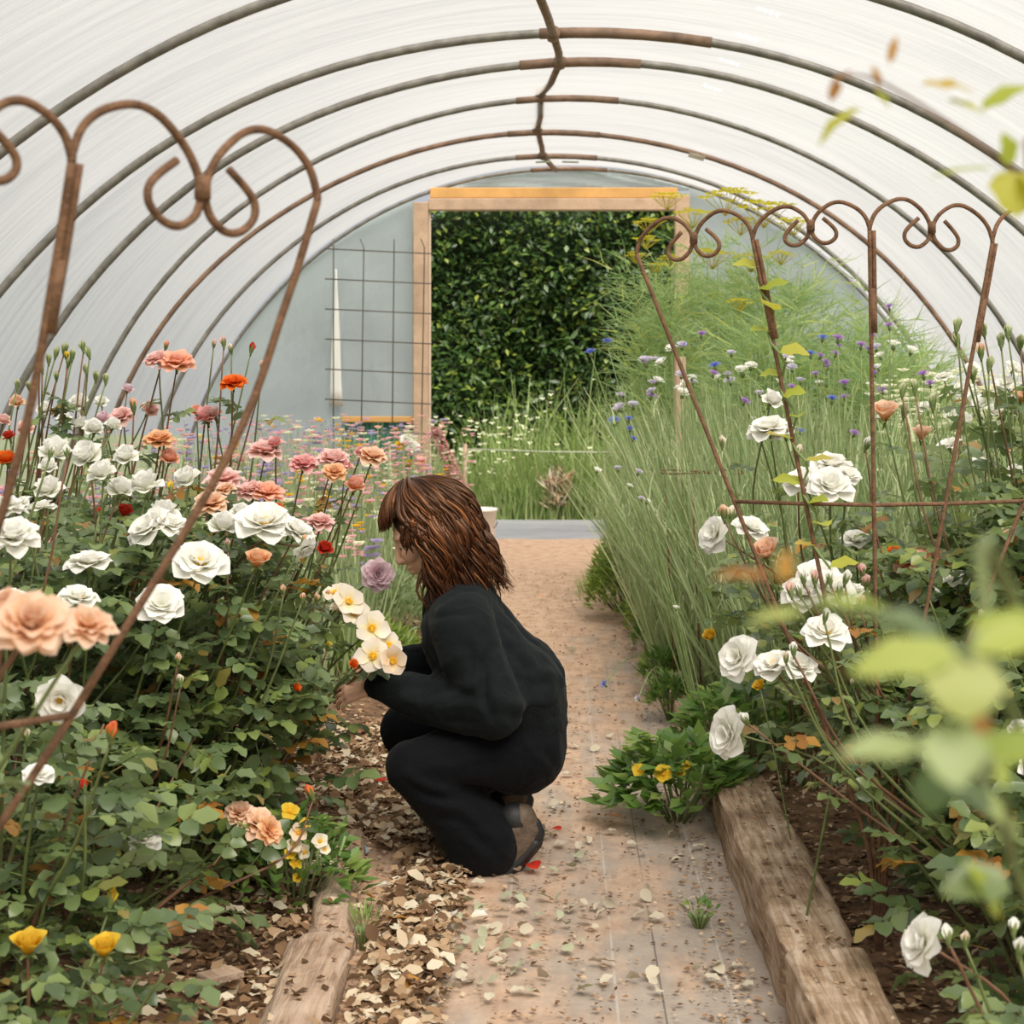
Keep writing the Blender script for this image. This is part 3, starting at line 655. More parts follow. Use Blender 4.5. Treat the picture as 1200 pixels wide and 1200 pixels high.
# ------------------------------------------------------------------ left bed roses
W_, C_, PK = 'white', 'cup', 'peach'
LEFT = [
 # label, x, y, radius, height, [blooms: px, py, depth, size px, kind, colour, facing], leaves
 ('low rose bush with two golden yellow blooms, lowest in the left bed', -.82, 2.62, .30, .40, [(33, 1107, 2.55, 44, 'goblet', 'yellow', (.1, -.3, 1)), (122, 1111, 2.6, 40, 'goblet', 'yellow', (.1, -.3, 1)), (131, 1051, 2.75, 22, 'bud', 'yellow')], 58, .034),
 ('rose bush with big blurred peach blooms close to the left trellis', -1.15, 1.62, .18, .62, [(37, 725, 1.5, 88, 'full', 'peach', (.35, -.7, .75)), (104, 729, 1.75, 60, 'ruffled', 'peach', (.35, -.5, .9)), (2, 702, 1.52, 44, 'full', 'peach', (-.4, -.4, .8))], 10, .032),
 ('rose bush with a large white double bloom at the far left edge', -1.0, 2.95, .32, .66, [(14, 624, 2.75, 62, 'full', W_, (.2, -.5, 1)), (6, 590, 2.9, 48, 'full', W_), (69, 822, 2.7, 52, 'open', W_, (.1, -.9, -.15)), (131, 857, 2.6, 26, 'bud', 'orangebud'), (46, 905, 2.7, 34, 'open', W_, (.2, -.4, .9)), (98, 920, 2.75, 15, 'bud', 'red')], 90, .042),
 ('rose bush carrying a peach cluster over the half buried left timber', -.98, 3.55, .34, .50, [(282, 950, 3.5, 36, 'full', PK, (.2, -.5, 1)), (303, 962, 3.48, 42, 'ruffled', PK, (.3, -.6, .9)), (318, 972, 3.45, 34, 'ruffled', 'apricot', (.6, -.5, .5)), (170, 981, 3.1, 36, 'open', W_, (.3, -.6, .7)), (363, 928, 3.75, 19, 'bud', 'orangebud')], 80, .040),
 ('leafy rose bush below the row of white blooms, cane with an apricot rose', -1.12, 3.95, .42, .88, [(235, 655, 3.6, 62, 'open', W_, (.2, -.6, .8)), (189, 706, 3.5, 54, 'open', W_, (.2, -.6, .7)), (301, 656, 3.7, 34, 'goblet', 'apricot', (.2, -.5, .9)), (209, 771, 3.5, 13, 'bud', 'peach'), (211, 797, 3.55, 14, 'bud', 'cream'), (104, 655, 3.5, 50, 'open', W_, (0, -.2, 1)), (92, 697, 3.4, 44, 'open', W_, (.2, -.3, 1)), (10, 700, 3.2, 40, 'open', W_)], 190, .048),
 ('rose bush with the widest white bloom, beside the crouching woman', -.98, 4.15, .40, .88, [(310, 608, 3.95, 66, 'open', W_, (.1, -.5, 1)), (350, 620, 3.95, 44, 'open', W_, (.5, -.3, .9)), (262, 612, 3.95, 40, C_, W_), (282, 598, 4.0, 26, C_, W_), (358, 645, 3.9, 28, 'open', W_, (.4, -.3, -.5)), (356, 631, 3.9, 10, 'bud', 'apricot'), (381, 641, 4.2, 22, C_, 'red', (.2, -.5, 1)), (332, 690, 3.8, 11, 'bud', 'peach'), (355, 700, 3.8, 11, 'bud', 'peach'), (267, 637, 3.9, 12, 'bud', 'pink'), (347, 806, 3.95, 13, 'goblet', 'orange', (.6, -.4, .4))], 210, .048),
 ('low rose bush with dark leaves on the bed edge before the woman', -.86, 4.35, .28, .55, [(414, 779, 4.3, 14, 'goblet', 'orange', (.3, -.7, .6)), (385, 755, 4.3, 12, 'bud', 'yellow')], 120, .050),
 ('rose bush full of white cupped roses behind the left trellis', -1.35, 3.6, .38, .86, [(170, 565, 3.9, 42, C_, W_), (118, 551, 3.8, 36, C_, W_), (147, 532, 3.9, 32, C_, W_), (101, 531, 3.9, 40, C_, W_), (64, 526, 3.9, 42, C_, W_), (141, 570, 3.85, 36, C_, W_), (56, 570, 3.7, 36, C_, W_), (56, 545, 3.8, 24, C_, W_), (48, 592, 3.6, 34, 'open', W_), (192, 598, 3.9, 38, C_, W_, (.1, -.3, 1)), (172, 615, 3.8, 54, 'open', W_), (200, 612, 3.8, 40, 'open', W_), (200, 570, 3.95, 13, 'bud', 'yellow'), (60, 528, 3.4, 15, 'bud', 'white'), (78, 528, 3.4, 15, 'bud', 'white'), (116, 599, 3.8, 10, 'bud', 'red'), (146, 600, 3.9, 22, 'goblet', 'red'), (217, 558, 4.1, 34, C_, W_), (110, 500, 4.4, 26, C_, W_), (133, 496, 4.5, 22, C_, W_), (20, 590, 3.5, 30, 'open', W_)], 130, .044),
 ('rose bush with a tall spray of green buds above the left trellis bar', -1.75, 4.75, .36, .8, [(px, py, 4.6, s, 'bud', 'green') for px, py, s in ((66, 412, 13), (76, 408, 14), (85, 415, 13), (97, 405, 13), (103, 412, 13), (57, 420, 12), (45, 415, 12), (48, 430, 12), (80, 424, 11), (100, 432, 11), (112, 440, 12), (124, 443, 12), (34, 452, 12), (20, 450, 11), (66, 440, 11))] + [(78, 417, 4.6, 12, 'bud', 'yellow'), (5, 491, 4.4, 18, C_, 'pink'), (8, 536, 4.0, 26, C_, 'orange'), (10, 510, 4.3, 18, C_, 'red'), (92, 470, 4.8, 26, C_, W_), (93, 495, 4.6, 24, C_, W_)], 80, .042),
 ('rose bush with the tallest pink and peach bloom of the left bed', -1.35, 4.75, .38, .9, [(207, 421, 4.6, 42, 'full', 'coral', (.1, -.5, 1)), (183, 418, 4.62, 32, 'full', 'pink', (-.3, -.4, 1)), (195, 404, 4.65, 11, 'bud', 'coral'), (186, 512, 4.6, 36, 'full', 'apricot', (0, -.4, 1)), (199, 535, 4.6, 25, C_, 'coral'), (141, 486, 4.8, 32, 'full', 'pink'), (156, 474, 4.75, 16, 'bud', 'coral'), (177, 478, 4.8, 24, C_, 'pink'), (120, 489, 4.8, 20, C_, 'palepink'), (262, 558, 4.5, 42, 'ruffled', 'pink', (0, -.4, 1)), (246, 587, 4.3, 40, 'full', 'peach', (0, -.5, 1)), (262, 572, 4.35, 26, 'full', 'peach')], 120, .044),
 ('rose bush with one vivid orange bloom beside the left trellis leg', -1.15, 5.0, .36, .9, [(273, 446, 4.7, 32, 'full', 'orange', (0, -.4, 1)), (241, 486, 4.8, 30, C_, 'rosepink', (-.2, -.4, 1)), (250, 484, 4.8, 24, C_, 'pink'), (295, 407, 4.8, 13, 'bud', 'red'), (314, 420, 4.8, 13, 'bud', 'rosepink'), (262, 400, 4.8, 13, 'bud', 'pink'), (307, 427, 4.8, 10, 'bud', 'pink'), (251, 402, 4.8, 10, 'bud', 'pink'), (270, 408, 4.8, 11, 'bud', 'cream'), (311, 525, 4.6, 40, 'full', 'pink', (.1, -.3, 1)), (322, 518, 4.6, 20, C_, 'rosepink'), (312, 574, 4.5, 40, 'ruffled', 'coral', (.2, -.4, 1)), (293, 572, 4.5, 34, 'full', 'pink', (-.2, -.4, 1)), (326, 595, 4.4, 16, C_, 'orange'), (230, 480, 5, 18, C_, 'coral')], 110, .046),
 ('rose bush with pink blooms on dark red stems left of the woman', -.98, 5.0, .34, .86, [(355, 541, 4.8, 34, 'full', 'rosepink', (.1, -.4, 1)), (390, 535, 4.8, 38, 'full', 'pink', (.1, -.4, 1)), (392, 551, 4.72, 28, 'full', 'apricot', (.1, -.6, .8)), (437, 532, 4.85, 34, 'full', 'peach', (.2, -.4, 1)), (424, 529, 4.87, 18, C_, 'rosepink'), (416, 567, 4.75, 26, C_, 'coral', (.2, -.4, 1)), (375, 609, 4.6, 34, 'full', 'pink', (.1, -.3, 1)), (404, 545, 4.8, 20, C_, 'rosepink'), (444, 673, 4.75, 40, 'full', 'palepink', (.4, -.75, .3))], 130, .045),
 ('rose bush with peach blooms deeper in the left bed by the tunnel wall', -2.05, 5.4, .40, .85, [(20, 470, 5.2, 20, C_, 'peach'), (52, 478, 5.3, 20, C_, W_), (30, 500, 5.1, 24, C_, 'pink'), (75, 490, 5.3, 20, C_, W_)], 90, .045),
 ('leafy rose bush without blooms, back of the left bed', -1.55, 5.7, .42, .85, [(150, 455, 5.8, 16, C_, 'palepink'), (118, 470, 5.7, 18, C_, W_)], 100, .045),
 ('rose bush in the shade under the horizontal bar of the left trellis', -1.25, 3.2, .30, .55, [(30, 860, 3.0, 16, 'bud', 'cream')], 100, .046),
]
for i, (lab, x, y, rad, h, bl, nl, sz) in enumerate(LEFT): rose_bush(lab, x, y, rad, h, bl, nl, leaf_l, i, 6 if nl > 60 else 3, sz)
# the rose she is holding: pale single blooms on a long arching cane
rose_bush('rose bush with pale single blooms on the cane the woman holds', -.92, 4.55, .26, .6,
 [(436, 735, 4.36, 38, 'single', 'single', (.25, -.9, .4)), (437, 768, 4.32, 38, 'single', 'single', (.05, -.95, .4)), (456, 755, 4.36, 30, 'single', 'single', (.5, -.8, .4)), (461, 774, 4.31, 32, 'single', 'singlepeach', (.35, -.95, .15)),
  (409, 703, 4.45, 36, 'single', 'single', (.3, -.7, .6)), (416, 716, 4.45, 34, 'single', 'single', (.5, -.6, .5)), (392, 692, 4.5, 28, 'single', 'single', (-.1, -.5, .9)), (384, 697, 4.5, 12, 'bud', 'apricot'), (396, 712, 4.45, 20, 'goblet', 'cream'), (371, 700, 4.5, 12, 'bud', 'peach')], 70, leaf_l, 41, 3, .046)

# ------------------------------------------------------------------ right bed roses
RIGHT = [
 ('low rose bush with one white bloom turned aside, lowest at the right edge', .84, 2.35, .26, .36, [(1076, 1104, 2.3, 62, 'open', W_, (-.85, -.3, .35)), (1110, 1094, 2.25, 22, 'bud', 'white'), (1132, 1100, 2.3, 18, 'bud', 'cream'), (1196, 1110, 2.2, 24, 'bud', 'white'), (1188, 1085, 2.3, 20, 'bud', 'white')], 36, .042, leaf_r),
 ('rose bush leaning over the thick sleeper with white blooms on red canes', .98, 3.35, .36, .62, [(850, 860, 3.5, 56, 'open', W_, (-.8, -.5, .1)), (862, 770, 3.6, 50, 'open', W_, (-.7, -.6, .35)), (905, 776, 3.55, 44, 'open', W_, (-.3, -.4, .8)), (938, 778, 3.5, 44, 'open', W_, (.2, -.4, .8)), (968, 737, 3.5, 52, 'open', W_, (0, -.5, .8)), (872, 842, 3.45, 18, 'bud', 'white', (-.5, -.3, .7)), (930, 760, 3.4, 16, 'bud', 'white'), (968, 720, 3.3, 16, 'bud', 'white'), (1195, 850, 2.6, 28, 'open', W_), (921, 770, 3.4, 14, 'bud', 'cream')], 130, .044, leaf_r),
 ('rose bush with a broad white cluster and a row of pointed buds', 1.05, 3.95, .36, .80, [(942, 692, 3.7, 52, 'open', W_, (-.2, -.5, .9)), (975, 686, 3.7, 56, 'open', W_, (.2, -.5, .9)), (960, 672, 3.8, 50, 'open', W_), (995, 690, 3.75, 40, 'open', W_)] + [(px, py, 3.55, 17, 'bud', c) for px, py, c in ((926, 690, 'pink'), (941, 675, 'white'), (955, 676, 'pink'), (972, 676, 'white'), (992, 676, 'white'), (1010, 668, 'pink'), (1015, 680, 'pink'), (1010, 705, 'pink'), (984, 690, 'white'), (935, 690, 'white'))] + [(897, 646, 3.9, 36, 'goblet', PK, (-.2, -.5, .8)), (882, 616, 4.1, 40, 'open', W_), (858, 601, 4.2, 18, 'bud', 'cream'), (848, 600, 4.2, 18, 'bud', 'peach')], 170, .046, leaf_r),
 ('rose bush with a white triple bloom in front of the right trellis bar', .90, 4.45, .34, .84, [(942, 560, 4.2, 48, 'open', W_, (-.3, -.4, .9)), (974, 566, 4.15, 52, 'open', W_, (.1, -.6, .8)), (976, 541, 4.25, 48, 'open', W_, (.2, -.3, 1)), (835, 625, 4.3, 44, 'open', W_, (-.7, -.5, .3)), (995, 555, 4.2, 30, 'open', W_), (1003, 630, 4.4, 36, 'open', W_), (1020, 640, 4.4, 26, 'open', W_), (936, 528, 4.3, 16, 'bud', 'cream'), (846, 517, 4.5, 14, 'bud', 'cream')], 140, .046, leaf_r),
 ('tall thin rose with white blooms stacked on one stem amid cornflowers', .72, 5.1, .22, .75, [(906, 467, 4.7, 28, C_, W_), (901, 498, 4.65, 46, 'open', W_, (-.2, -.4, 1)), (916, 505, 4.65, 30, 'open', W_), (888, 504, 4.7, 26, 'open', W_)], 70, .046, leaf_r),
 ('rose bush with blush bud and large glossy leaves right of the trellis', 1.22, 4.0, .34, .92, [(1037, 483, 4.2, 36, 'goblet', PK, (0, -.4, 1)), (1017, 519, 4.3, 16, 'bud', 'white'), (1048, 650, 4.1, 24, 'goblet', 'orange'), (1068, 655, 4.1, 44, 'open', 'coral'), (1088, 650, 4.1, 30, 'open', PK), (1080, 508, 4.3, 26, 'goblet', PK), (1105, 655, 4.1, 26, C_, PK), (1060, 480, 4.3, 17, 'bud', 'green'), (1093, 470, 4.3, 18, 'bud', 'green'), (1072, 452, 4.3, 16, 'bud', 'green'), (1058, 456, 4.3, 16, 'bud', 'green'), (1120, 676, 4.0, 28, 'open', W_), (1085, 695, 4.0, 30, 'open', W_)], 150, .056, leaf_r),
 ('tall rose bush with a spray of green buds at the right edge', 1.32, 4.4, .36, 1.10, [(1149, 410, 4.3, 18, 'bud', 'peach'), (1184, 631, 3.9, 30, 'goblet', PK, (-.1, -.5, 1)), (1197, 464, 4.4, 26, 'goblet', PK)] + [(px, py, 4.3, 17, 'bud', 'green') for px, py in ((1121, 397), (1122, 380), (1173, 398), (1181, 388), (1152, 385), (1160, 425), (1196, 400), (1140, 437), (1156, 605), (1194, 605), (1182, 585))], 150, .052, leaf_r),
 ('leafy rose bush behind the blush budded one, white roses low in it', 1.6, 5.2, .40, .95, [(1110, 520, 5.2, 30, 'open', W_), (1150, 540, 5.2, 26, 'open', W_), (1180, 520, 5.2, 24, C_, PK), (1130, 490, 5.3, 24, C_, W_), (1190, 552, 5.0, 24, C_, W_), (1165, 480, 5.3, 20, C_, W_)], 110, .05, leaf_r),
 ('dark rose bush rooted beside the crack in the nearest sleeper', 1.02, 2.95, .30, .48, [(1210, 900, 2.7, 30, 'open', W_)], 95, .044, leaf_r),
 ('rose bush at the right edge behind the blurred yellow leaves', 1.18, 3.45, .34, .74, [(1150, 720, 3.5, 14, 'bud', 'cream'), (1180, 760, 3.4, 14, 'bud', 'white')], 140, .046, leaf_r),
 ('rose bush filling the bed between trellis foot and thick sleeper', .92, 3.95, .32, .58, [(1000, 800, 3.6, 12, 'bud', 'cream')], 130, .044, leaf_r),
 ('white flowered rose bush at the back of the right bed by the film', 2.05, 6.6, .5, 1.15, [(px, py, 6.5, s, 'open', W_) for px, py, s in ((1128, 455, 26), (1150, 470, 24), (1178, 448, 26), (1195, 478, 22), (1120, 485, 22), (1165, 500, 22), (1105, 440, 20), (1190, 430, 22), (1085, 475, 22), (1140, 430, 18))], 110, .05, leaf_r),
]
for i, (lab, x, y, rad, h, bl, nl, sz, lm) in enumerate(RIGHT): rose_bush(lab, x, y, rad, h, bl, nl, lm, 60 + i, 6 if nl > 60 else 3, sz, z0=.05)
# ================================================================== trellises
SCROLL = [(0, 0), (.01, .07), (.08, .23), (.23, .36), (.46, .44), (.65, .41), (.82, .29), (.93, .16), (1.0, 0), (.99, -.10), (.94, -.2), (.82, -.275), (.69, -.26), (.585, -.17), (.575, -.065), (.65, .03), (.80, .145)]
def trellis(label, tops, foot, ground_pt, rad, bar_z, joint_drop=.0, lo=.22, bow=0):
    """fan of rusted rods: legs that spread upward, each pair topped with two scrolls"""
    base = V(ground_pt); root = empty('garden_trellis', base); tag(root, label, 'trellis', 'rusted fan trellises')
    legs = []
    for i, T in enumerate(tops):
        F = V(foot) + V(((i - (len(tops) - 1) / 2) * .02, 0, 0)); mid = T.lerp(F, .5); side = (T - mid); out_ = V((T.x - F.x, T.y - F.y, 0)) * bow
        pts = crom([T, T.lerp(F, .12) + out_ * .5, T.lerp(F, .3) + out_, T.lerp(F, .6) + out_ * .6, F, base + (F - base) * .3, base + V((0, 0, -.03))], 6)
        m = MB(); m.tube([p - base for p in pts], rad, 8); m.obj('leg', rust, root); legs.append(pts)
        if 0 < i < len(tops) - 1:
            q = pts[:9]; off = (tops[i + 1] - tops[i - 1]).normalized() * rad * 1.9
            m = MB(); m.tube([p + off - base for p in q], rad, 8); m.obj('overlap_rod', rust, root)
            m = MB(); m.tube([q[5] + off * .5 - base, q[8] + off * .5 - base], rad * 1.5, 8); m.obj('weld', rust, root)
    for i in range(len(tops) - 1):
        A, B = tops[i], tops[i + 1]; J = (A + B) / 2 - V((0, 0, joint_drop)); hw = (B - A).length / 2
        for T, sg in ((A, 1), (B, -1)):
            ax = (J - T); pts = []
            for u, v in SCROLL: pts.append(T + ax * (u * .985) + V((0, 0, v * hw)))
            m = MB(); m.tube([p - base for p in crom(pts, 5)], rad, 8); m.obj('scroll', rust, root)
        m = MB(); m.tube([J - base + V((0, -.002, -.012)), J - base + V((0, -.002, .012))], rad * 1.9, 8); m.obj('weld', rust, root)
    bar = []
    for pts in legs:
        k = min(range(len(pts)), key=lambda j: abs(pts[j].z - bar_z)); 
        a, b = (pts[k], pts[k + 1]) if pts[k].z > bar_z else (pts[k - 1], pts[k]); t = (a.z - bar_z) / max(1e-4, a.z - b.z); bar.append(a.lerp(b, t))
    m = MB(); m.tube([p - base for p in bar], rad * .95, 8); m.obj('crossbar', rust, root)
    return root
tl = [P(-330, 60, 1.36), P(-165, 128, 1.45), P(84, 190, 1.62), P(372, 236, 1.86)]
trellis('rusted fan trellis nearest the camera, rising from the left roses', tl[1:], P(-215, 1290, 1.75), V((P(-240, 1500, 1.78).x, 1.78, .02)), .0045, .905, .005, bow=.10)
tr = [P(746, 298, 3.75), P(882, 281, 3.62), P(1019, 270, 3.55), P(1163, 285, 3.62), P(1312, 306, 3.78)]
trellis('rusted fan trellis standing among the right hand cornflowers and roses', tr, P(1030, 960, 3.62), V((P(1030, 1100, 3.65).x, 3.65, .04)), .0046, 1.005, -.02)
# second, darker support ring among the grasses behind it
root = empty('support_ring', P(830, 700, 6.4)); tag(root, 'thin dark hoop support half hidden in the cornflower stems', 'plant support'); bs = root.location.copy()
m = MB(); c = P(822, 553, 6.4); m.tube([c + V((.155 * math.cos(a), .14 * math.sin(a), .004 * math.sin(3 * a))) - bs for a in [i * 2 * PI / 28 for i in range(29)]], .0035, 6); m.obj('ring', rust, root)
for a in (.4, 2.6, 4.4):
    q = c + V((.155 * math.cos(a), .14 * math.sin(a), 0)); m = MB(); m.tube([q - bs, V((q.x, q.y, .02)) + V((.04, 0, 0)) - bs], .0035, 6); m.obj('leg', rust, root)

# ================================================================== wild plants of the right bed
rr = random.Random(21)
mb = MB()
for i in range(5200):
    y = rr.uniform(5.6, 9.8); xmin = .42 if y > 7 else .52 + (7 - y) * .12
    x = xmin + abs(rr.gauss(0, .55)); 
    hh = rr.uniform(.5, 1.18) * (1.12 if x > .6 else .78)
    lean = V((rr.gauss(-.12 if x < .8 else 0, .17), rr.gauss(-.05, .15), 1))
    mb.blade((x, y, .03), (rr.gauss(-.2, 1), rr.gauss(0, 1), 0), lean, hh, rr.uniform(.006, .016), rr.uniform(.0, .3), 3)
    if i % 2 == 0:
        for k in range(3):
            z = rr.uniform(.25, .85) * hh; mb.blade(V((x, y, .03)) + lean * z, (rr.gauss(0, 1), rr.gauss(0, 1), 0), V((0, 0, 1)), rr.uniform(.08, .2), rr.uniform(.006, .012), rr.uniform(.3, .9), 2)
tag(mb.obj('cornflower_stems', grey_grass), 'dense grey green thicket of cornflower stems in the right bed', 'stems', kind='stuff')
mb = MB()
for i in range(1800):
    y = rr.uniform(6.2, 11.5); x = rr.uniform(.9, 2.55); 
    lean = V((rr.gauss(0, .1), rr.gauss(0, .1), 1)); mb.blade((x, y, .03), (rr.gauss(0, 1), rr.gauss(0, 1), 0), lean, rr.uniform(.6, 1.3), rr.uniform(.012, .028), rr.uniform(0, .35), 3)
tag(mb.obj('bed_grass', grass_m), 'tall loose grass behind the cornflowers', 'grass', kind='stuff')
HEADS = {}
def head_mesh(col, var=0):
    k = (col, var)
    if k not in HEADS:
        r = random.Random(var + 4); m = MB()
        for q, (n, t, L) in enumerate(((9, 62, .55), (8, 35, .42), (6, 12, .32))):
            for i in range(n):
                a = 2 * PI * i / n + q; t_ = math.radians(t + r.uniform(-10, 10)); d = V((math.cos(a) * math.sin(t_), math.sin(a) * math.sin(t_), math.cos(t_)))
                s = V((-math.sin(a), math.cos(a), 0)); e = d * L
                b = len(m.v); m.v += [V((0, 0, 0)), e * .6 - s * .05, e + s * -.16, e * .88, e * 1.06, e * .88 + s * .04, e + s * .16, e * .6 + s * .05]; m.a += [0, .5, 1, .8, 1, .8, 1, .5]
                m.f.append(tuple(range(b, b + 8))); m.mi.append(0)
        HEADS[k] = m.mesh('flower_head', PET[col], smooth=False)
    return HEADS[k]
def cup_mesh():
    if 'cup' not in HEADS:
        m = MB(); m.tube([(0, 0, -.36), (0, 0, -.24), (0, 0, -.1), (0, 0, .03)], [.05, .14, .15, .09], 8); HEADS['cup'] = m.mesh('bracts', calyx_m)
    return HEADS['cup']
CF = [('blue', 712, 402, 6.6, 15), ('blue', 692, 414, 6.7, 15), ('blue', 720, 495, 6.2, 16), ('blue', 801, 405, 7.0, 12), ('blue', 964, 397, 6.2, 13), ('blue', 950, 416, 6.2, 14), ('blue', 975, 469, 5.9, 15), ('blue', 838, 430, 6.6, 16), ('blue', 737, 492, 6.4, 11), ('blue', 738, 503, 6.4, 9), ('blue', 742, 515, 6.3, 10), ('blue', 938, 506, 5.8, 10),
      ('purple', 822, 393, 7.2, 13), ('purple', 763, 465, 6.4, 14), ('purple', 982, 398, 6.0, 16), ('purple', 1009, 406, 6.0, 14), ('purple', 1022, 395, 6.1, 13), ('purple', 1042, 383, 6.3, 14), ('purple', 1042, 361, 6.4, 12), ('purple', 1082, 440, 6.0, 16), ('purple', 1090, 451, 6.0, 13), ('purple', 990, 451, 5.9, 17), ('purple', 1001, 509, 5.6, 14), ('purple', 961, 418, 6.2, 12), ('purple', 904, 393, 6.6, 12), ('purple', 928, 455, 6.1, 13), ('purple', 836, 439, 6.4, 14), ('purple', 906, 405, 6.5, 12), ('purple', 970, 430, 6.1, 10), ('purple', 902, 391, 6.8, 10),
      ('lilac', 757, 425, 6.7, 20), ('lilac', 765, 450, 6.7, 15), ('lilac', 726, 479, 6.4, 16), ('lilac', 742, 476, 6.5, 15), ('lilac', 727, 464, 6.6, 12), ('lilac', 748, 554, 6.0, 12), ('lilac', 724, 550, 6.1, 11), ('lilac', 752, 585, 5.8, 10), ('lilac', 928, 432, 6.4, 14), ('lilac', 890, 462, 6.2, 12), ('lilac', 853, 440, 6.5, 14), ('lilac', 798, 440, 6.8, 14),
      ('white', 776, 426, 6.7, 17), ('white', 771, 447, 6.7, 15), ('white', 700, 552, 6.0, 11), ('white', 870, 436, 6.6, 20), ('white', 880, 430, 6.6, 16), ('white', 805, 450, 6.7, 16), ('white', 800, 462, 6.6, 18), ('white', 738, 570, 5.9, 9), ('white', 758, 588, 5.8, 10), ('white', 792, 713, 5.6, 9), ('white', 811, 443, 6.6, 12), ('white', 1047, 405, 6.6, 18), ('white', 1068, 412, 6.6, 16)]
for _ in range(34):
    CF.append((rr.choice(('lilac', 'white', 'lilac', 'purple', 'white')), rr.uniform(745, 1040), rr.gauss(440, 28), rr.uniform(6.2, 7.6), rr.uniform(9, 15)))
CNAME = {'blue': 'deep blue', 'purple': 'purple', 'lilac': 'pale lilac', 'white': 'white'}
for i, (col, px, py, Y, s) in enumerate(CF):
    p = P(px, py, Y); sz = s / FOC * Y; bx = max(.5, p.x + rr.uniform(-.06, .12)); base = V((bx, Y + rr.uniform(-.05, .1), .03))
    root = empty('cornflower', base); tag(root, '%s cornflower on a thin stem in the right bed' % CNAME[col], 'cornflower', '%s cornflowers of the right bed' % CNAME[col])
    f = V((rr.gauss(0, .25), rr.gauss(-.35, .2), 1)).normalized(); e = p - f * sz * .3
    m = MB(); m.tube([q - base for q in bez(base, base.lerp(e, .6) + V((0, 0, .12)), e, 8)], [.0028] * 6 + [.002, .0018, .0018], 5); m.obj('stem', stem_green, root)
    M = Matrix.Translation(p - base) @ frame(f) @ Matrix.Scale(sz, 4)
    link('flower_head', head_mesh(col, i % 3), root, M); link('bracts', cup_mesh(), root, M)
def cornflower_at(label, col, px, py, Y, s, bpx, bpy):
    base = ground(bpx, bpy, .03); p = P(px, py, Y); sz = s / FOC * Y; root = empty('cornflower', base); tag(root, label, 'cornflower')
    m = MB(); m.tube([q - base for q in bez(base, base.lerp(p, .5) + V((0, 0, .22)), p, 10)], .002, 5); m.obj('stem', stem_green, root)
    M = Matrix.Translation(p - base) @ frame(V((-.6, -.4, .6))) @ Matrix.Scale(sz, 4)
    link('flower_head', head_mesh(col), root, M); link('bracts', cup_mesh(), root, M)
cornflower_at('blue cornflower leaning out over the path from the right timber', 'blue', 709, 803, 5.9, 11, 785, 800)
cornflower_at('pale blue cornflower drooping over the path beside the slim timber', 'lilac', 748, 819, 5.7, 9, 792, 815)

# fennel: thin stems, threadlike leaves, flat yellow flower heads
def fennel(label, x, y, h, rad, seed, umb, dens=3400):
    r = random.Random(seed); root = empty('fennel', (x, y, .03)); tag(root, label, 'fennel', 'tall fennel plants by the doorway')
    fol = MB(); ends = []
    for i in range(5):
        a = i * 2.4 + seed; q = rad * r.uniform(.15, .55); t = V((q * math.cos(a), q * math.sin(a), h * r.uniform(.82, 1.0))); pts = bez(V((r.gauss(0, .03), r.gauss(0, .03), -.03)), V((t.x * .3, t.y * .3, h * .5)), t, 10)
        m = MB(); m.tube(pts, [.009 - .0006 * k for k in range(11)], 5); m.obj('stem', stem_green, root); ends.append(pts)
    for i in range(dens // 5):
        pts = ends[i % 5]; k = r.uniform(.1, .95); p = pts[int(k * 10)].lerp(pts[min(10, int(k * 10) + 1)], r.random()); a = r.uniform(0, 6.28)
        d = V((math.cos(a), math.sin(a), r.uniform(.1, .9))).normalized(); L = rad * r.uniform(.5, 1.1) * (1.1 - .5 * k)
        for j in range(9):
            q = p + d * L * r.uniform(.2, 1); dd = (d + V((r.gauss(0, .6), r.gauss(0, .6), r.gauss(.1, .5)))).normalized()
            fol.blade(q, (r.gauss(0, 1), r.gauss(0, 1), 0), dd, r.uniform(.08, .22), .0065, r.uniform(0, .4), 2)
    fol.obj('feathery_leaves', fennel_m, root)
    for (ux, uy, us) in umb:
        p = P(ux, uy, y - rad * .3) - V((x, y, .03)); R_ = us / FOC * y / 2; m = MB()
        for k in range(14):
            a = k * 2.4; q = R_ * math.sqrt((k + .5) / 14); t = p + V((q * math.cos(a), q * math.sin(a), R_ * .25 * (1 - (q / R_) ** 2)))
            t.z += R_ * rr.uniform(-.12, .12); m.tube([p - V((0, 0, R_ * .7)), t], .0022, 3, caps=False)
            for z in range(5):
                b_ = z * 2 * PI / 5; leaf4(m, t + V((math.cos(b_), math.sin(b_), .2)) * R_ * .07, V((math.cos(b_), math.sin(b_), .3)), V((0, 0, 1)), R_ * .30, R_ * .22, )
        m.obj('flower_head', fennel_flower, root)
fennel_flower = leafmat('fennel_flowers', [(0, (.50, .44, .04)), (1, (.66, .56, .07))], (.5, .48, .1), .3, .7)
fennel('tall feathery fennel with yellow heads just right of the doorway lintel', .95, 10.6, 2.15, .42, 1, [(782, 232, 40), (760, 262, 34), (812, 252, 44), (745, 300, 26), (786, 305, 30)])
fennel('broad fennel with a flat yellow head behind the first trellis scrolls', 1.25, 9.9, 2.05, .44, 2, [(850, 232, 60), (895, 246, 60), (868, 262, 40), (835, 300, 44), (880, 305, 40)])
fennel('fennel clump filling the gap behind the second trellis panel', 1.6, 9.6, 1.75, .46, 3, [(930, 262, 40), (915, 300, 30)])
fennel('lower fennel fading out towards the right tunnel wall', 2.0, 9.6, 1.45, .42, 4, [])
fennel('fennel plume leaning into the doorway above the blue cornflowers', .60, 9.8, 2.0, .36, 5, [(757, 282, 30), (768, 312, 24)], 3000)
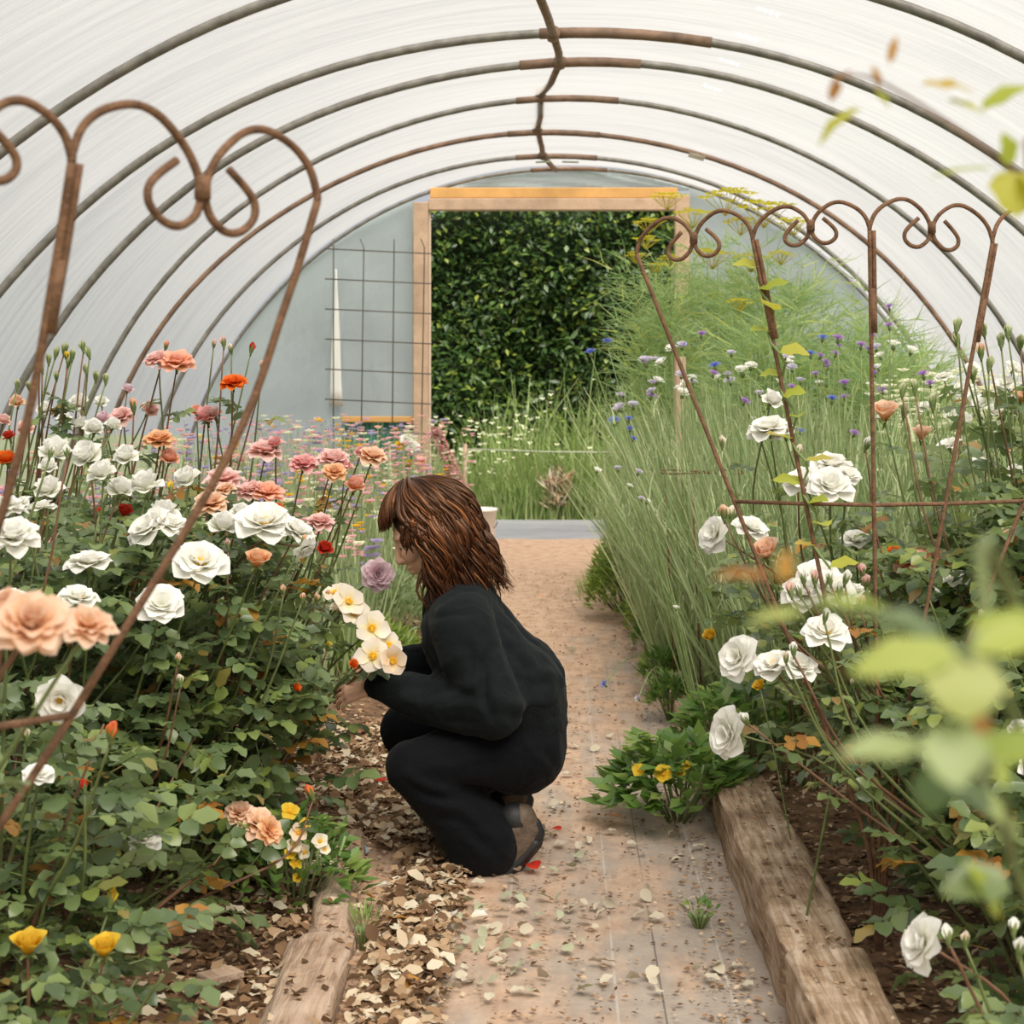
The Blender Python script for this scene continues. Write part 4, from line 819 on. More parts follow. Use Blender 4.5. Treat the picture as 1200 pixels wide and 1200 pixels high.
fennel('fennel between the doorway post and the cornflower thicket', 1.05, 8.9, 1.6, .40, 6, [(866, 355, 30)], 2800)
fennel('fennel growing close behind the middle trellis leg', 1.7, 8.7, 1.5, .42, 7, [], 2800)
mm = MB(); a = P(797, 418, 8.2); mm.tube([V((a.x, 8.2, 0)), a], .028, 8); tag(mm.obj('wooden_stake', door_wood, smooth=False), 'blunt wooden stake top rising from the cornflower thicket', 'stake')
# climbing shoot on the second trellis leg and a bindweed-like vine
root = empty('climbing_vine', V((P(935, 640, 3.6).x, 3.6, .04))); tag(root, 'young yellow green vine twining up the second leg of the right trellis', 'vine'); bs = root.location.copy(); vp = []; fol = MB()
F_, T_ = V(P(1030, 960, 3.62)), tr[1]
for i in range(40):
    t = .25 + .72 * i / 39; q = F_.lerp(T_, t); vp.append(q + V((.012 * math.cos(i * 1.3), -.012 * math.sin(i * 1.3), 0)))
    if i > 8 and i % 2 == 0:
        a = i * 1.9; d = V((math.cos(a), -abs(math.sin(a)) * .6, .2)); leaflet(fol, vp[-1] - bs, d, V((0, -.5, 1)), rr.uniform(.05, .075), rr.uniform(.035, .05), rr)
m = MB(); m.tube([bs - bs] + [p - bs for p in vp], .003, 5); m.obj('stem', stem_green, root); fol.obj('leaves', leaf_y, root)

# light green rounded shrubs by the far path
def shrub(name, label, x, y, rad, h, n, m_, seed, group=None, L=.05, W=.014, cat='shrub', up=.5):
    r = random.Random(seed); root = empty(name, (x, y, .02)); tag(root, label, cat, group); f = MB(); s = MB()
    for i in range(14):
        a = i * 2.4; q = rad * .8 * math.sqrt((i + .5) / 14); s.tube([(q * .2 * math.cos(a), q * .2 * math.sin(a), -.02), (q * .8 * math.cos(a), q * .8 * math.sin(a), h * .5), (q * math.cos(a), q * math.sin(a), h * .85)], .004, 4)
    s.obj('stems', stem_green, root)
    for i in range(n):
        a = r.uniform(0, 6.28); c = r.random() ** .6; q = rad * c; z = h * math.sqrt(max(0, 1 - c * c)) * r.uniform(.45, 1) + .02
        d = V((math.cos(a) * .8 + r.gauss(0, .4), math.sin(a) * .8 + r.gauss(0, .4), r.gauss(up, .4)))
        leaf4(f, V((q * math.cos(a), q * math.sin(a), z)), d, V((r.gauss(0, .3), r.gauss(-.2, .3), 1)), L * r.uniform(.7, 1.2), W * r.uniform(.8, 1.3))
    f.obj('foliage', m_, root); return root
shrub('leafy_shrub', 'rounded light green shrub at the path edge below the thin support ring', .40, 9.2, .24, .52, 2600, shrub_m, 1, L=.055, W=.016)
shrub('leafy_shrub', 'smaller yellow green shrub hugging the far end of the slim timber', .55, 8.5, .20, .42, 2200, shrub_m, 2, L=.05, W=.016)
shrub('leafy_shrub', 'dark green lower shrub between path edge and the cornflowers', .50, 9.9, .26, .6, 2000, weed_m, 3, L=.06, W=.018)
shrub('grass_tuft', 'thin grass tuft growing on the path at the timber end', .34, 9.55, .22, .16, 500, grass_m, 4, L=.12, W=.006, cat='grass', up=1.4)
shrub('silver_foliage_clump', 'silvery green low clump beyond the pale pink rose', -.90, 8.3, .34, .32, 2400, silver_m, 5, L=.06, W=.012, cat='plant', up=.9)
shrub('silver_foliage_clump', 'bright green low clump beside the woman\'s hair at the path edge', -.80, 7.2, .24, .22, 1500, shrub_m, 6, L=.06, W=.012, cat='plant', up=.9)
shrub('silver_foliage_clump', 'low green growth along the far left path edge behind the woman', -.72, 9.8, .34, .36, 1600, silver_m, 7, L=.07, W=.012, cat='plant', up=.9)
for i, (x, y, s) in enumerate(((.44, 7.9, .10), (.43, 7.0, .09), (.42, 6.4, .08), (.43, 8.7, .10))):
    shrub('timber_weed', 'small fresh green weed squeezed between fabric and slim timber', x, y, s, s * 1.6, 260, weed_m, 20 + i, 'weeds along the slim right timber', L=.06, W=.016, cat='weed', up=.8)
# yellow flowered weed spilling over the sleeper joint
root = shrub('yellow_flowered_weed', 'green weed with yellow orange flowers spilling onto the path at the sleeper', .345, 4.93, .21, .20, 420, weed_m, 30, L=.075, W=.038, cat='weed', up=.25); bs = root.location.copy()
for px, py, s, Y in ((749, 902, 16, 4.8), (777, 906, 22, 4.75), (797, 905, 12, 4.8), (805, 896, 11, 4.85), (745, 899, 10, 4.85)):
    p = P(px, py, Y) ; put_bloom(root, bs, p, s / FOC * Y, 'single', 'yellow', (rr.gauss(-.1, .2), -.8, .6), rr, 'yellow orange flower')
for px, py in ((738, 882), (748, 862), (760, 866)):
    q = P(px, py, 4.85); m = MB(); m.tube([V((0, 0, .05)), (q - bs) * .6 + V((.02, 0, .05)), q - bs], .0018, 5); m.obj('sprig', stem_green, root)
fl = MB()
for px, py in ((738, 882), (748, 862), (760, 866), (756, 870), (742, 880)):
    for k in range(5): leaflet(fl, P(px, py, 4.85) - bs, V((rr.gauss(0, 1), rr.gauss(0, .5), .4)), V((0, 0, 1)), .035, .024, rr)
fl.obj('sprig_leaves', shrub_m, root)
for px, py, Y, sz, lab in ((832, 745, 5.3, 20, 'lone yellow trumpet flower above the slim timber'), (890, 804, 4.2, 17, 'lone orange flower tucked under the white roses')):
    p = P(px, py, Y); base = V((max(p.x, .56) + .03, Y + .05, .05)); root = empty('marigold', base); tag(root, lab, 'flower')
    m = MB(); m.tube([q - base for q in bez(base, base.lerp(p, .5) + V((0, 0, .04)), p, 6)], .002, 5); m.obj('stem', stem_green, root); put_bloom(root, base, p, sz / FOC * Y, 'goblet', 'yellow', (-.4, -.5, .6), rr)
shrub('trailing_weed', 'green trailing weed beside the slim timber under the yellow trumpet flower', .62, 5.6, .24, .26, 420, weed_m, 31, L=.07, W=.034, cat='weed', up=.3)
shrub('path_weed', 'tiny green weed sprouting through the fabric beside the nearest sleeper',   .325, 3.95, .04, .02, 20, weed_m, 32, L=.02, W=.012, cat='weed', up=.8)
shrub('path_weed', 'tiny grass sprout at the end of the nearest left timber', -.435, 3.8, .025, .04, 26, grass_m, 33, L=.05, W=.006, cat='weed', up=1.5)
# small yellow and cream flowers beside the left peach cluster
root = shrub('cream_flowered_plant', 'low plant with small cream and yellow flowers beside the peach cluster', -.62, 4.0, .16, .22, 420, weed_m, 34, L=.045, W=.02, cat='plant', up=.4); bs = root.location.copy()
for px, py, s, c in ((350, 975, 20, 'singlepeach'), (345, 990, 18, 'single'), (356, 998, 18, 'single'), (340, 1000, 15, 'yellow'), (375, 985, 18, 'single'), (381, 995, 14, 'single'), (322, 1010, 18, 'single'), (347, 1012, 14, 'yellow'), (340, 950, 20, 'yellow'), (333, 965, 13, 'yellow'), (349, 1028, 12, 'yellow'), (358, 965, 13, 'yellow')):
    put_bloom(root, bs, P(px, py, 3.88), s / FOC * 3.9, 'single', c, (rr.gauss(.2, .3), -.8, .6), rr)
# wild flowers at the back of the left bed
mb = MB(); pt = {k: MB() for k in ('palepink', 'lilac', 'white', 'pink', 'yellow')}
for i in range(2600):
    y = rr.uniform(6.2, 13.2); x = rr.uniform(-2.5, -.8)
    hh = rr.uniform(.55, 1.0) * (1.05 if y > 8 else .9); lean = V((rr.gauss(0, .15), rr.gauss(0, .15), 1))
    q = mb.blade((x, y, .03), (rr.gauss(0, 1), rr.gauss(0, 1), 0), lean, hh, rr.uniform(.008, .02), rr.uniform(0, .35), 3)
    if i % 2 == 0:
        k = rr.choices(['palepink', 'lilac', 'white', 'pink', 'yellow'], [.36, .28, .22, .09, .05])[0]; s = rr.uniform(.018, .036)
        for z in range(rr.choice((1, 1, 2, 3))):
            c = q + V((rr.gauss(0, .02), rr.gauss(0, .02), -.03 * z))
            for j in range(5): a = j * 2 * PI / 5 + i; leaf4(pt[k], c, V((math.cos(a), math.sin(a) * .8 - .15, .45)), V((0, -.4, 1)), s, s * .85)
tag(mb.obj('wild_flower_stems', grey_grass), 'pale green haze of wild flower stems at the back of the left bed', 'stems', kind='stuff')
for k, m in pt.items(): tag(m.obj('wild_flowers', PET[k]), {'palepink': 'pale pink', 'lilac': 'lilac', 'white': 'white', 'pink': 'pink', 'yellow': 'yellow'}[k] + ' specks of wild flowers at the back of the left bed', 'wild flowers', kind='stuff')
# a few bigger flowers by the door post
for px, py, s, kd, col, lab in ((468, 521, 13, 'full', 'yellow', 'yellow flower by the green net, left of the door post'), (483, 522, 16, 'open', 'white', 'white daisy touching the left door post'), (476, 513, 14, 'open', 'white', 'white daisy above the yellow flower near the door post'), (494, 543, 9, 'goblet', 'orange', 'small orange flower in front of the left door post'), (479, 544, 11, 'goblet', 'yellow', 'yellow flower low beside the orange one at the door post')):
    Y = 11.5; p = P(px, py, Y); base = V((p.x + .03, Y + .05, .03)); root = empty('bed_flower', base); tag(root, lab, 'flower')
    m = MB(); m.tube([V((0, 0, 0)), (p - base) * .6, p - base], .004, 5); m.obj('stem', stem_green, root); put_bloom(root, base, p, s / FOC * Y, kd, col, (0, -.7, .7), rr)
# pale pink flower spike leaning beside the bucket
base = V((P(560, 0, 12.6).x, 12.6, .02)); root = empty('flower_spike', base); tag(root, 'pale pink flower spike leaning left above the white bucket', 'flower spike')
pts = [base, P(548, 590, 12.6), P(535, 562, 12.6), P(520, 525, 12.6), P(510, 500, 12.6)]; m = MB(); m.tube([p - base for p in pts], .006, 5); m.obj('stem', stem_green, root); m = MB()
cp = crom(pts[1:], 12)
for i, p in enumerate(cp):
    for k in range(7):
        a = rr.uniform(0, 6.28); d = V((math.cos(a), math.sin(a), -.3)); leaf4(m, p - base + d * .01, d, V((0, 0, 1)), .075 * (1.15 - i / len(cp)) + .02, .055)
m.obj('florets', PET['palepink'], root)
# white flowers behind the right roses
mb = MB(); st = MB()
for i in range(620):
    y = rr.uniform(6.6, 9.0); x = rr.uniform(.235 * y - .35, .30 * y); z = rr.uniform(.85, 1.32); c = V((x, y, z))
    st.blade((x, y, .03), (rr.gauss(0, 1), rr.gauss(0, 1), 0), V((0, 0, 1)), z - .03, .01, .02, 3)
    s = rr.uniform(.016, .036)
    for j in range(6): a = j * PI / 3 + i; leaf4(mb, c, V((math.cos(a), math.sin(a) * .8 - .15, .4)), V((0, -.4, 1)), s, s * .8)
tag(mb.obj('white_flower_drift', PET['white']), 'drift of small white flowers behind the right hand roses', 'flowers', kind='stuff')
tag(st.obj('drift_stems', grass_m), 'green stems of the white flower drift behind the right hand roses', 'stems', kind='stuff')

# white bucket by the door
b0 = V((P(561, 0, 13.55).x, 13.55, .004)); root = empty('bucket', b0); tag(root, 'tall white plastic bucket standing by the doorway behind the woman', 'bucket')
m = MB(); pr = [(.0, .0), (.118, .0), (.124, .01), (.140, .27), (.150, .272), (.150, .295), (.140, .295), (.134, .28), (.118, .02), (0, .02)]
for i in range(28):
    for (q, z) in pr: m.v.append(V((q * math.cos(2 * PI * i / 28), q * math.sin(2 * PI * i / 28), z))); m.a.append(0)
n = len(pr)
for i in range(28):
    for k in range(n - 1): m.f.append((i * n + k, ((i + 1) % 28) * n + k, ((i + 1) % 28) * n + k + 1, i * n + k + 1)); m.mi.append(0)
m.obj('bucket_body', simple('white_plastic', (.84, .83, .80), .45), root)
m = MB(); m.tube([V((.152 * math.cos(a), .152 * math.sin(a) * .4 - .09, .20 + .0 * a - .10 * math.sin(a))) for a in [PI * i / 16 for i in range(17)]], .004, 6); m.obj('wire_handle', steel, root)

# ================================================================== litter on the ground
rr = random.Random(77)
def chip(mb, p, s, r):
    a = r.uniform(0, 6.28); d = V((math.cos(a), math.sin(a), r.gauss(0, .22))); n = V((r.gauss(0, .35), r.gauss(0, .35), 1)); leaf4(mb, p, d, n, s, s * r.uniform(.3, .9))
mb = MB()
for i in range(20000):
    if i % 7 == 0: y = rr.uniform(6, 11.5); x = -.46 - abs(rr.gauss(0, .2))
    elif i % 3 == 0: y = rr.uniform(2.8, 6.2); x = -.22 - abs(rr.gauss(0, .42)) - max(0, (y - 4.6) * .14)
    elif i % 3 == 1: y = rr.uniform(2.6, 6.0); x = rr.uniform(-1.7, -.45)
    else: y = rr.uniform(2.6, 5.6); x = rr.uniform(.60, 1.5)
    z = .012 if -.53 < x < .5 else (left_bed((x + 3.45) / 2.92, (y + .6) / 14.9)[2] if x < 0 else right_bed((x - .5) / 2.95, (y + .6) / 14.9)[2])
    z += rr.uniform(0, .02); 
    if -.55 < x < -.42 and 2.3 < y < 4.6: z += .06; 
    if -.55 < x < -.42 and 2.3 < y < 4.6 and rr.random() < .85: continue
    chip(mb, V((x, y, z)), rr.uniform(.012, .034), rr)
tag(mb.obj('bark_mulch', chip_m), 'brown bark chips and crumbled leaves over the beds', 'mulch', kind='stuff')
mb = MB()
for i in range(10000):
    y = 2.6 + 9 * rr.random() ** 1.7; k = rr.random()
    x = rr.gauss(.0, .28) if k < .5 else (.36 + rr.gauss(0, .05) if k < .7 else -.35 - abs(rr.gauss(0, .1)))
    if not -.5 < x < .44: continue
    chip(mb, V((x, y, .006 + rr.uniform(0, .005))), rr.uniform(.006, .019), rr)
for i in range(260):
    y = rr.uniform(2.9, 4.95); x = rr.uniform(.47, .585); chip(mb, V((x, y, .148 if y < 3.4 else .139)), rr.uniform(.006, .022), rr)
tag(mb.obj('path_crumbs', chip_m), 'fine brown crumbs of leaf and bark scattered on the path fabric', 'crumbs', kind='stuff')
mb = MB()
for i in range(3200):
    y = rr.uniform(3.0, 6.0); x = -.25 - abs(rr.gauss(0, .17)) - max(0, (y - 4.6) * .18) if i % 4 else rr.uniform(-.85, -.4)
    z = .02 if x > -.53 else left_bed((x + 3.45) / 2.92, (y + .6) / 14.9)[2] + .012
    if -.57 < x < -.41 and 2.3 < y < 4.62: continue
    leaflet(mb, V((x, y, z + rr.uniform(0, .022))), V((rr.gauss(0, 1), rr.gauss(0, 1), rr.gauss(0, .25))), V((rr.gauss(0, .4), rr.gauss(0, .4), 1)), rr.uniform(.022, .05), rr.uniform(.018, .035), rr)
tag(mb.obj('leaf_litter', dry_m), 'thick layer of dry brown leaves along the left bed edge', 'leaf litter', kind='stuff')
pale_leaf = leafmat('pale_fallen_leaf', [(0, (.50, .44, .31)), (.5, (.58, .50, .40)), (1, (.42, .45, .27))], (.52, .46, .36), .1, .8, .2)
green_leaf = leafmat('greenish_fallen_leaf', [(0, (.35, .37, .25)), (1, (.46, .46, .32))], (.42, .45, .3), .1, .7, .2)
amber_leaf = leafmat('amber_fallen_leaf', [(0, (.36, .15, .03)), (1, (.48, .24, .06))], (.4, .25, .1), .1, .7, .2)
LM = {}
for nm, m_ in (('pale', pale_leaf), ('greenish', green_leaf), ('amber', amber_leaf)):
    for v in range(5):
        m = MB(); r = random.Random(v + 3); leaflet(m, V((-.5, 0, .05)), V((1, 0, .06)), V((r.gauss(0, .3), r.gauss(0, .3), 1)), 1, .72, r)
        LM[nm, v] = m.mesh('fallen_leaf', m_)
def leaf_on(nm, x, y, s, z, lab, grp, tilt=.38):
    o = link('fallen_leaf', LM[nm, rr.randrange(5)]); o.location = (x, y, z); o.scale = (s, s, s); o.rotation_euler = (rr.gauss(0, tilt), rr.gauss(0, tilt), rr.uniform(0, 6.28)); tag(o, lab, 'leaf', grp); return o
for i in range(210):
    k = rr.random()
    if k < .5: px, py = rr.uniform(420, 620), rr.gauss(1090, 50)
    elif k < .8: px, py = rr.uniform(600, 880), rr.choice((975, 985, 1000, 1060, 1075, 1140, 1150)) + rr.gauss(0, 8)
    else: px, py = rr.uniform(640, 800), rr.uniform(700, 950)
    if py > 1198 or py < 660: continue
    g = ground(px, py, .01)
    if not -.42 < g.x < .42: continue
    leaf_on('pale', g.x, g.y, rr.uniform(.022, .046), .014, 'pale dried curled leaf lying on the path fabric', 'pale dried leaves on the path')
for i in range(54):
    px, py = rr.uniform(400, 700), rr.gauss(1085, 45); g = ground(px, py, .01)
    if -.42 < g.x < .42 and py < 1190: leaf_on('greenish', g.x, g.y, rr.uniform(.026, .048), .016, 'grey green wilted leaf lying on the path fabric', 'grey green wilted leaves on the path')
for px, py, lab in ((465, 1083, 'amber brown leaf among the pale ones on the left path edge'), (428, 1055, 'amber leaf lying in the litter beside the left timber'), (480, 1160, 'amber leaf at the lower left of the path'), (320, 880, 'large russet leaf under the left roses')):
    g = ground(px, py, .02); leaf_on('amber', g.x, g.y, .06, .03 if py > 900 else .08, lab, None)
PM = {}
for c in ('red', 'orangebud', 'coral', 'white'):
    m = MB(); petal(m, 0, 75, 100, 1, .8, .3, .05, random.Random(2)); PM[c] = m.mesh('fallen_petal', PET[c])
for px, py, c, s, lab in ((620, 1012, 'red', .05, 'crimson petal on the path beside the boot toe'), (645, 972, 'red', .035, 'red petal on the path by the boot heel'), (634, 985, 'coral', .03, 'coral petal just behind the boot'), (728, 959, 'coral', .05, 'coral petal beside the yellow flowered weed'), (411, 901, 'orangebud', .05, 'orange petal in the litter below the held cane'), (437, 918, 'red', .05, 'red petal in the litter under the woman\'s knee'), (630, 699, 'coral', .05, 'coral petal far up the path behind the woman'), (598, 935, 'orangebud', .06, 'orange petal seen below the woman\'s seat'), (520, 1081, 'white', .065, 'large white petal flattened on the path'), (552, 1076, 'white', .05, 'white petal beside the largest flattened one'), (440, 1040, 'white', .045, 'white petal in the litter beside the left timber')):
    g = ground(px, py, .02); o = link('fallen_petal', PM[c]); o.location = (g.x, g.y, .022); o.scale = (s, s, s); o.rotation_euler = (rr.gauss(0, .08), rr.gauss(0, .08), rr.uniform(0, 6.28)); tag(o, lab, 'petal', 'fallen petals')
# plant label, wood scraps
g = P(420, 998, 4.5); m = MB(); m.box((-.035, -.009, -.0015), (.035, .009, .0015)); o = m.obj('plant_label', simple('pale_blue_plastic', (.32, .44, .50), .4), smooth=False); o.location = (g.x, 4.5, .045); o.rotation_euler = (.5, .35, -.5); tag(o, 'pale blue plastic plant label stuck in litter at the timber end', 'plant label')
for px, py, s, lab in ((258, 1155, .085, 'square pale wood scrap on the left bed mulch'), (228, 1168, .06, 'small pale wood scrap at the bottom of the left bed')):
    g = ground(px, py, .06); m = MB(); m.box((-s / 2, -s / 4, 0), (s / 2, s / 4, .012)); o = m.obj('wood_scrap', left_log_m, smooth=False); o.location = (g.x, g.y, .075); o.rotation_euler = (.1, .08, rr.uniform(0, 3)); tag(o, lab, 'wood scrap')

# ================================================================== foreground rose shoots, close to the lens
def near_spray(label, base, spec, seed, m_, canes):
    r = random.Random(seed); root = empty('rose_shoot', base); tag(root, label, 'rose shoot'); f = MB()
    for c in canes:
        pts = crom([base] + [P(*q) for q in c], 6); n_ = len(pts); m = MB(); m.tube([p - base for p in pts], [(.0022 if seed == 2 else .003) * (1 - .7 * k / n_) for k in range(n_)], 6); m.obj('cane', cane_red if seed == 2 else cane_green, root)
    for (px, py, Y, d, L, W, mi) in spec:
        leaflet(f, P(px, py, Y) - base, V(d), V((.1, -.55, 1)), L, W, r, mi)
    f.obj('leaves', [m_, leaf_o, leaf_r], root)
near_spray('blurred yellow green rose shoot crossing the right bed close to the lens', V((.60, .85, .05)), [
  (1125, 768, .50, (-1, -.1, .08), .033, .017, 0), (1122, 765, .50, (.05, -.6, -.9), .021, .026, 0), (1140, 765, .50, (1, 0, .4), .026, .013, 0), (1135, 735, .52, (1, 0, .22), .03, .012, 0), (1105, 752, .51, (-.8, .2, .35), .022, .012, 2),
  (1086, 878, .50, (-1, 0, .02), .026, .010, 0), (1105, 848, .50, (.1, -.5, -.8), .020, .020, 0), (1140, 880, .51, (1, 0, .12), .03, .015, 0), (1095, 895, .53, (-.1, -.3, -.9), .016, .014, 2), (1150, 835, .53, (-.1, -.3, -.9), .012, .007, 1),
  (945, 716, .56, (-1, 0, -.12), .020, .008, 0), (905, 676, .56, (-1, 0, .1), .020, .008, 1), (918, 682, .56, (.1, 0, 1), .011, .006, 1), (960, 705, .56, (1, 0, .15), .024, .009, 0),
  (1180, 925, .60, (-.3, -.2, .9), .02, .010, 0), (1165, 950, .62, (-.7, -.3, .5), .03, .018, 2), (1195, 985, .64, (-.5, -.3, .6), .03, .018, 0), (1185, 1040, .7, (-.9, -.2, .2), .03, .02, 2), (1170, 1080, .7, (-.3, -.2, .8), .03, .015, 0)],
  1, leaf_f, [[(1270, 920, .62), (1165, 815, .52), (1128, 768, .50), (1040, 728, .54), (935, 705, .56)], [(1250, 1000, .66), (1160, 905, .54), (1105, 862, .50)], [(1230, 1120, .75), (1190, 1000, .64), (1178, 935, .6)]])
near_spray('slim young rose tip hanging across the film at the top right', V((.66, .98, .05)), [
  (1010, 128, .9, (-.9, -.1, -.45), .030, .013, 0), (1080, 100, .9, (.8, 0, .12), .030, .02, 0), (1110, 118, .9, (1, 0, -.25), .022, .010, 0), (1150, 130, .9, (.8, 0, .6), .03, .012, 0), (985, 95, .9, (-.3, 0, -.5), .012, .007, 1), (1020, 78, .9, (.5, 0, -.9), .014, .008, 1), (1042, 75, .9, (.25, 0, 1), .016, .005, 1), (1000, 82, .9, (-.8, 0, -.35), .016, .005, 1),
  (1025, 108, .9, (.7, 0, -.45), .012, .012, 0), (1180, 195, .88, (-.1, -.2, 1), .018, .018, 0), (1180, 200, .88, (.1, -.4, -.9), .027, .028, 0), (1165, 198, .88, (-1, 0, .05), .035, .005, 0), (1190, 205, .88, (.8, -.3, -.6), .03, .024, 0)],
  2, leaf_y, [[(1290, 420, .95), (1205, 230, .9), (1180, 195, .88), (1120, 150, .9), (1030, 95, .9), (985, 88, .9)]])
# ================================================================== the crouching woman
YP = 4.54
def Q(px, py, l=0.0):
    """point on her body: photo position, l metres towards her left (the camera side) of her middle"""
    Y = YP - l; p = P(px, py, YP); return V((p.x, Y, p.z))
def hull_pair(bm, p0, r0, p1, r1, sub=2):
    """a capsule with different radii at its two ends"""
    p0, p1 = V(p0), V(p1); ax = p1 - p0
    ax = ax.normalized() if ax.length > 1e-6 else V((0, 0, 1)); u = ax.orthogonal().normalized(); w_ = ax.cross(u); n = 14 if sub > 1 else 10; h = 4 if sub > 1 else 3
    rings = [(p0, r0, -PI / 2 + PI / 2 * k / h) for k in range(1, h + 1)] + [(p1, r1, PI / 2 * k / h) for k in range(0, h)]
    a = bm.verts.new(p0 - ax * r0); prev = None; first = None
    for c, r, t in rings:
        cur = [bm.verts.new(c + ax * r * math.sin(t) + (u * math.cos(2 * PI * j / n) + w_ * math.sin(2 * PI * j / n)) * r * math.cos(t)) for j in range(n)]
        for j in range(n):
            if prev is None: bm.faces.new((a, cur[(j + 1) % n], cur[j]))
            else: bm.faces.new((prev[j], prev[(j + 1) % n], cur[(j + 1) % n], cur[j]))
        prev = cur
    z = bm.verts.new(p1 + ax * r1)
    for j in range(n): bm.faces.new((z, prev[j], prev[(j + 1) % n]))
def ell(bm, c, radii, R_=None, sub=3):
    M = Matrix.Translation(c) @ (R_.to_4x4() if R_ is not None else Matrix()) @ Matrix.Diagonal((*radii, 1)); bmesh.ops.create_icosphere(bm, subdivisions=sub, radius=1, matrix=M)
def chain(bm, pts):
    for (a, ra), (b, rb) in zip(pts, pts[1:]): hull_pair(bm, V(a), ra, V(b), rb)
def volume(name, build, voxel, smooth, mat_, parent, disp=None, creases=()):
    """grow one closed skin around overlapping volumes"""
    bm = bmesh.new(); build(bm); me = bpy.data.meshes.new('tmp'); bm.to_mesh(me); bm.free()
    o = bpy.data.objects.new('tmp', me); COL.objects.link(o)
    md = o.modifiers.new('r', 'REMESH'); md.mode = 'VOXEL'; md.voxel_size = voxel
    if smooth: md = o.modifiers.new('s', 'SMOOTH'); md.factor = .5; md.iterations = smooth
    for (scale, strength) in disp or ():
        tx = bpy.data.textures.new('folds', 'CLOUDS'); tx.noise_scale = scale; tx.noise_depth = 1
        md = o.modifiers.new('d', 'DISPLACE'); md.texture = tx; md.strength = strength; md.mid_level = .5; md.texture_coords = 'GLOBAL'
    dg = bpy.context.evaluated_depsgraph_get(); dg.update()
    m2 = bpy.data.meshes.new_from_object(o.evaluated_get(dg)); bpy.data.objects.remove(o); bpy.data.meshes.remove(me)
    if creases:                                                     # folds of the cloth, raised (+) or sunk (-) along lines
        n = len(m2.vertices); co = np.empty(n * 3); no = np.empty(n * 3); m2.vertices.foreach_get('co', co); m2.vertex_normals.foreach_get('vector', no)
        co = co.reshape(-1, 3); no = no.reshape(-1, 3); dsp = np.zeros(n)
        for px0, py0, px1, py1, amp, sig in creases:
            a, b = Q(px0, py0), Q(px1, py1); A = np.array((a.x, a.z)); B = np.array((b.x, b.z)); d = B - A; L2 = (d @ d); q = co[:, (0, 2)] - A
            bow = .10 * math.sqrt(L2) * (1 if (px0 * 7 + py0) % 2 else -1); nrm = np.array((-d[1], d[0])) / math.sqrt(L2)
            t = np.clip(q @ d / L2, 0, 1); r = q - t[:, None] * d - nrm * (bow * 4 * t * (1 - t))[:, None]; w_ = np.exp(-(r ** 2).sum(1) / (2 * sig * sig)) * np.sin(np.pi * (.08 + .84 * t)) ** .7 * np.clip(-no[:, 1] * 1.6 + .35, 0, 1)
            dsp += amp * w_
        co += no * dsp[:, None]; m2.vertices.foreach_set('co', co.ravel()); m2.update()
    m2.name = name; m2.materials.clear(); m2.materials.append(mat_); m2.polygons.foreach_set('use_smooth', [True] * len(m2.polygons))
    m2.transform(Matrix.Translation(-PB)); return link(name, m2, parent)
PB = V((Q(600, 0).x, YP, 0))
person = empty('person', PB); tag(person, 'woman with wavy auburn hair crouching on the path in black clothes, reaching for a rose', 'person')

def skinmat():
    m, t, o, N, L = nodes('skin'); b = N('BsdfPrincipled', Roughness=.5); b.inputs['Base Color'].default_value = (.78, .46, .33, 1)
    b.inputs['Subsurface Weight'].default_value = .12; b.inputs['Subsurface Radius'].default_value = (.012, .005, .003); L(b.outputs[0], o.inputs[0]); return m
skin = skinmat()
def clothmat(name, col, scale=26):
    m, t, o, N, L = nodes(name); b = N('BsdfPrincipled', Roughness=.88); b.inputs['Base Color'].default_value = c4(col); b.inputs['Specular IOR Level'].default_value = .16
    b.inputs['Sheen Weight'].default_value = .04; b.inputs['Sheen Roughness'].default_value = .5
    tcn = N('TexCoord'); n = N('TexNoise', Scale=scale, Detail=3.0, Distortion=1.2); L(tcn.outputs['Object'], n.inputs['Vector'])
    bp = N('Bump', Strength=.35, Distance=.02); L(n.outputs['Fac'], bp.inputs['Height']); L(bp.outputs[0], b.inputs['Normal']); L(b.outputs[0], o.inputs[0]); return m
jersey = clothmat('black_jersey', (.0050, .0078, .0090), 14); jeans = clothmat('black_trousers', (.0026, .0032, .0050), 18); ribbing = clothmat('black_ribbing', (.0042, .0062, .0070), 60)

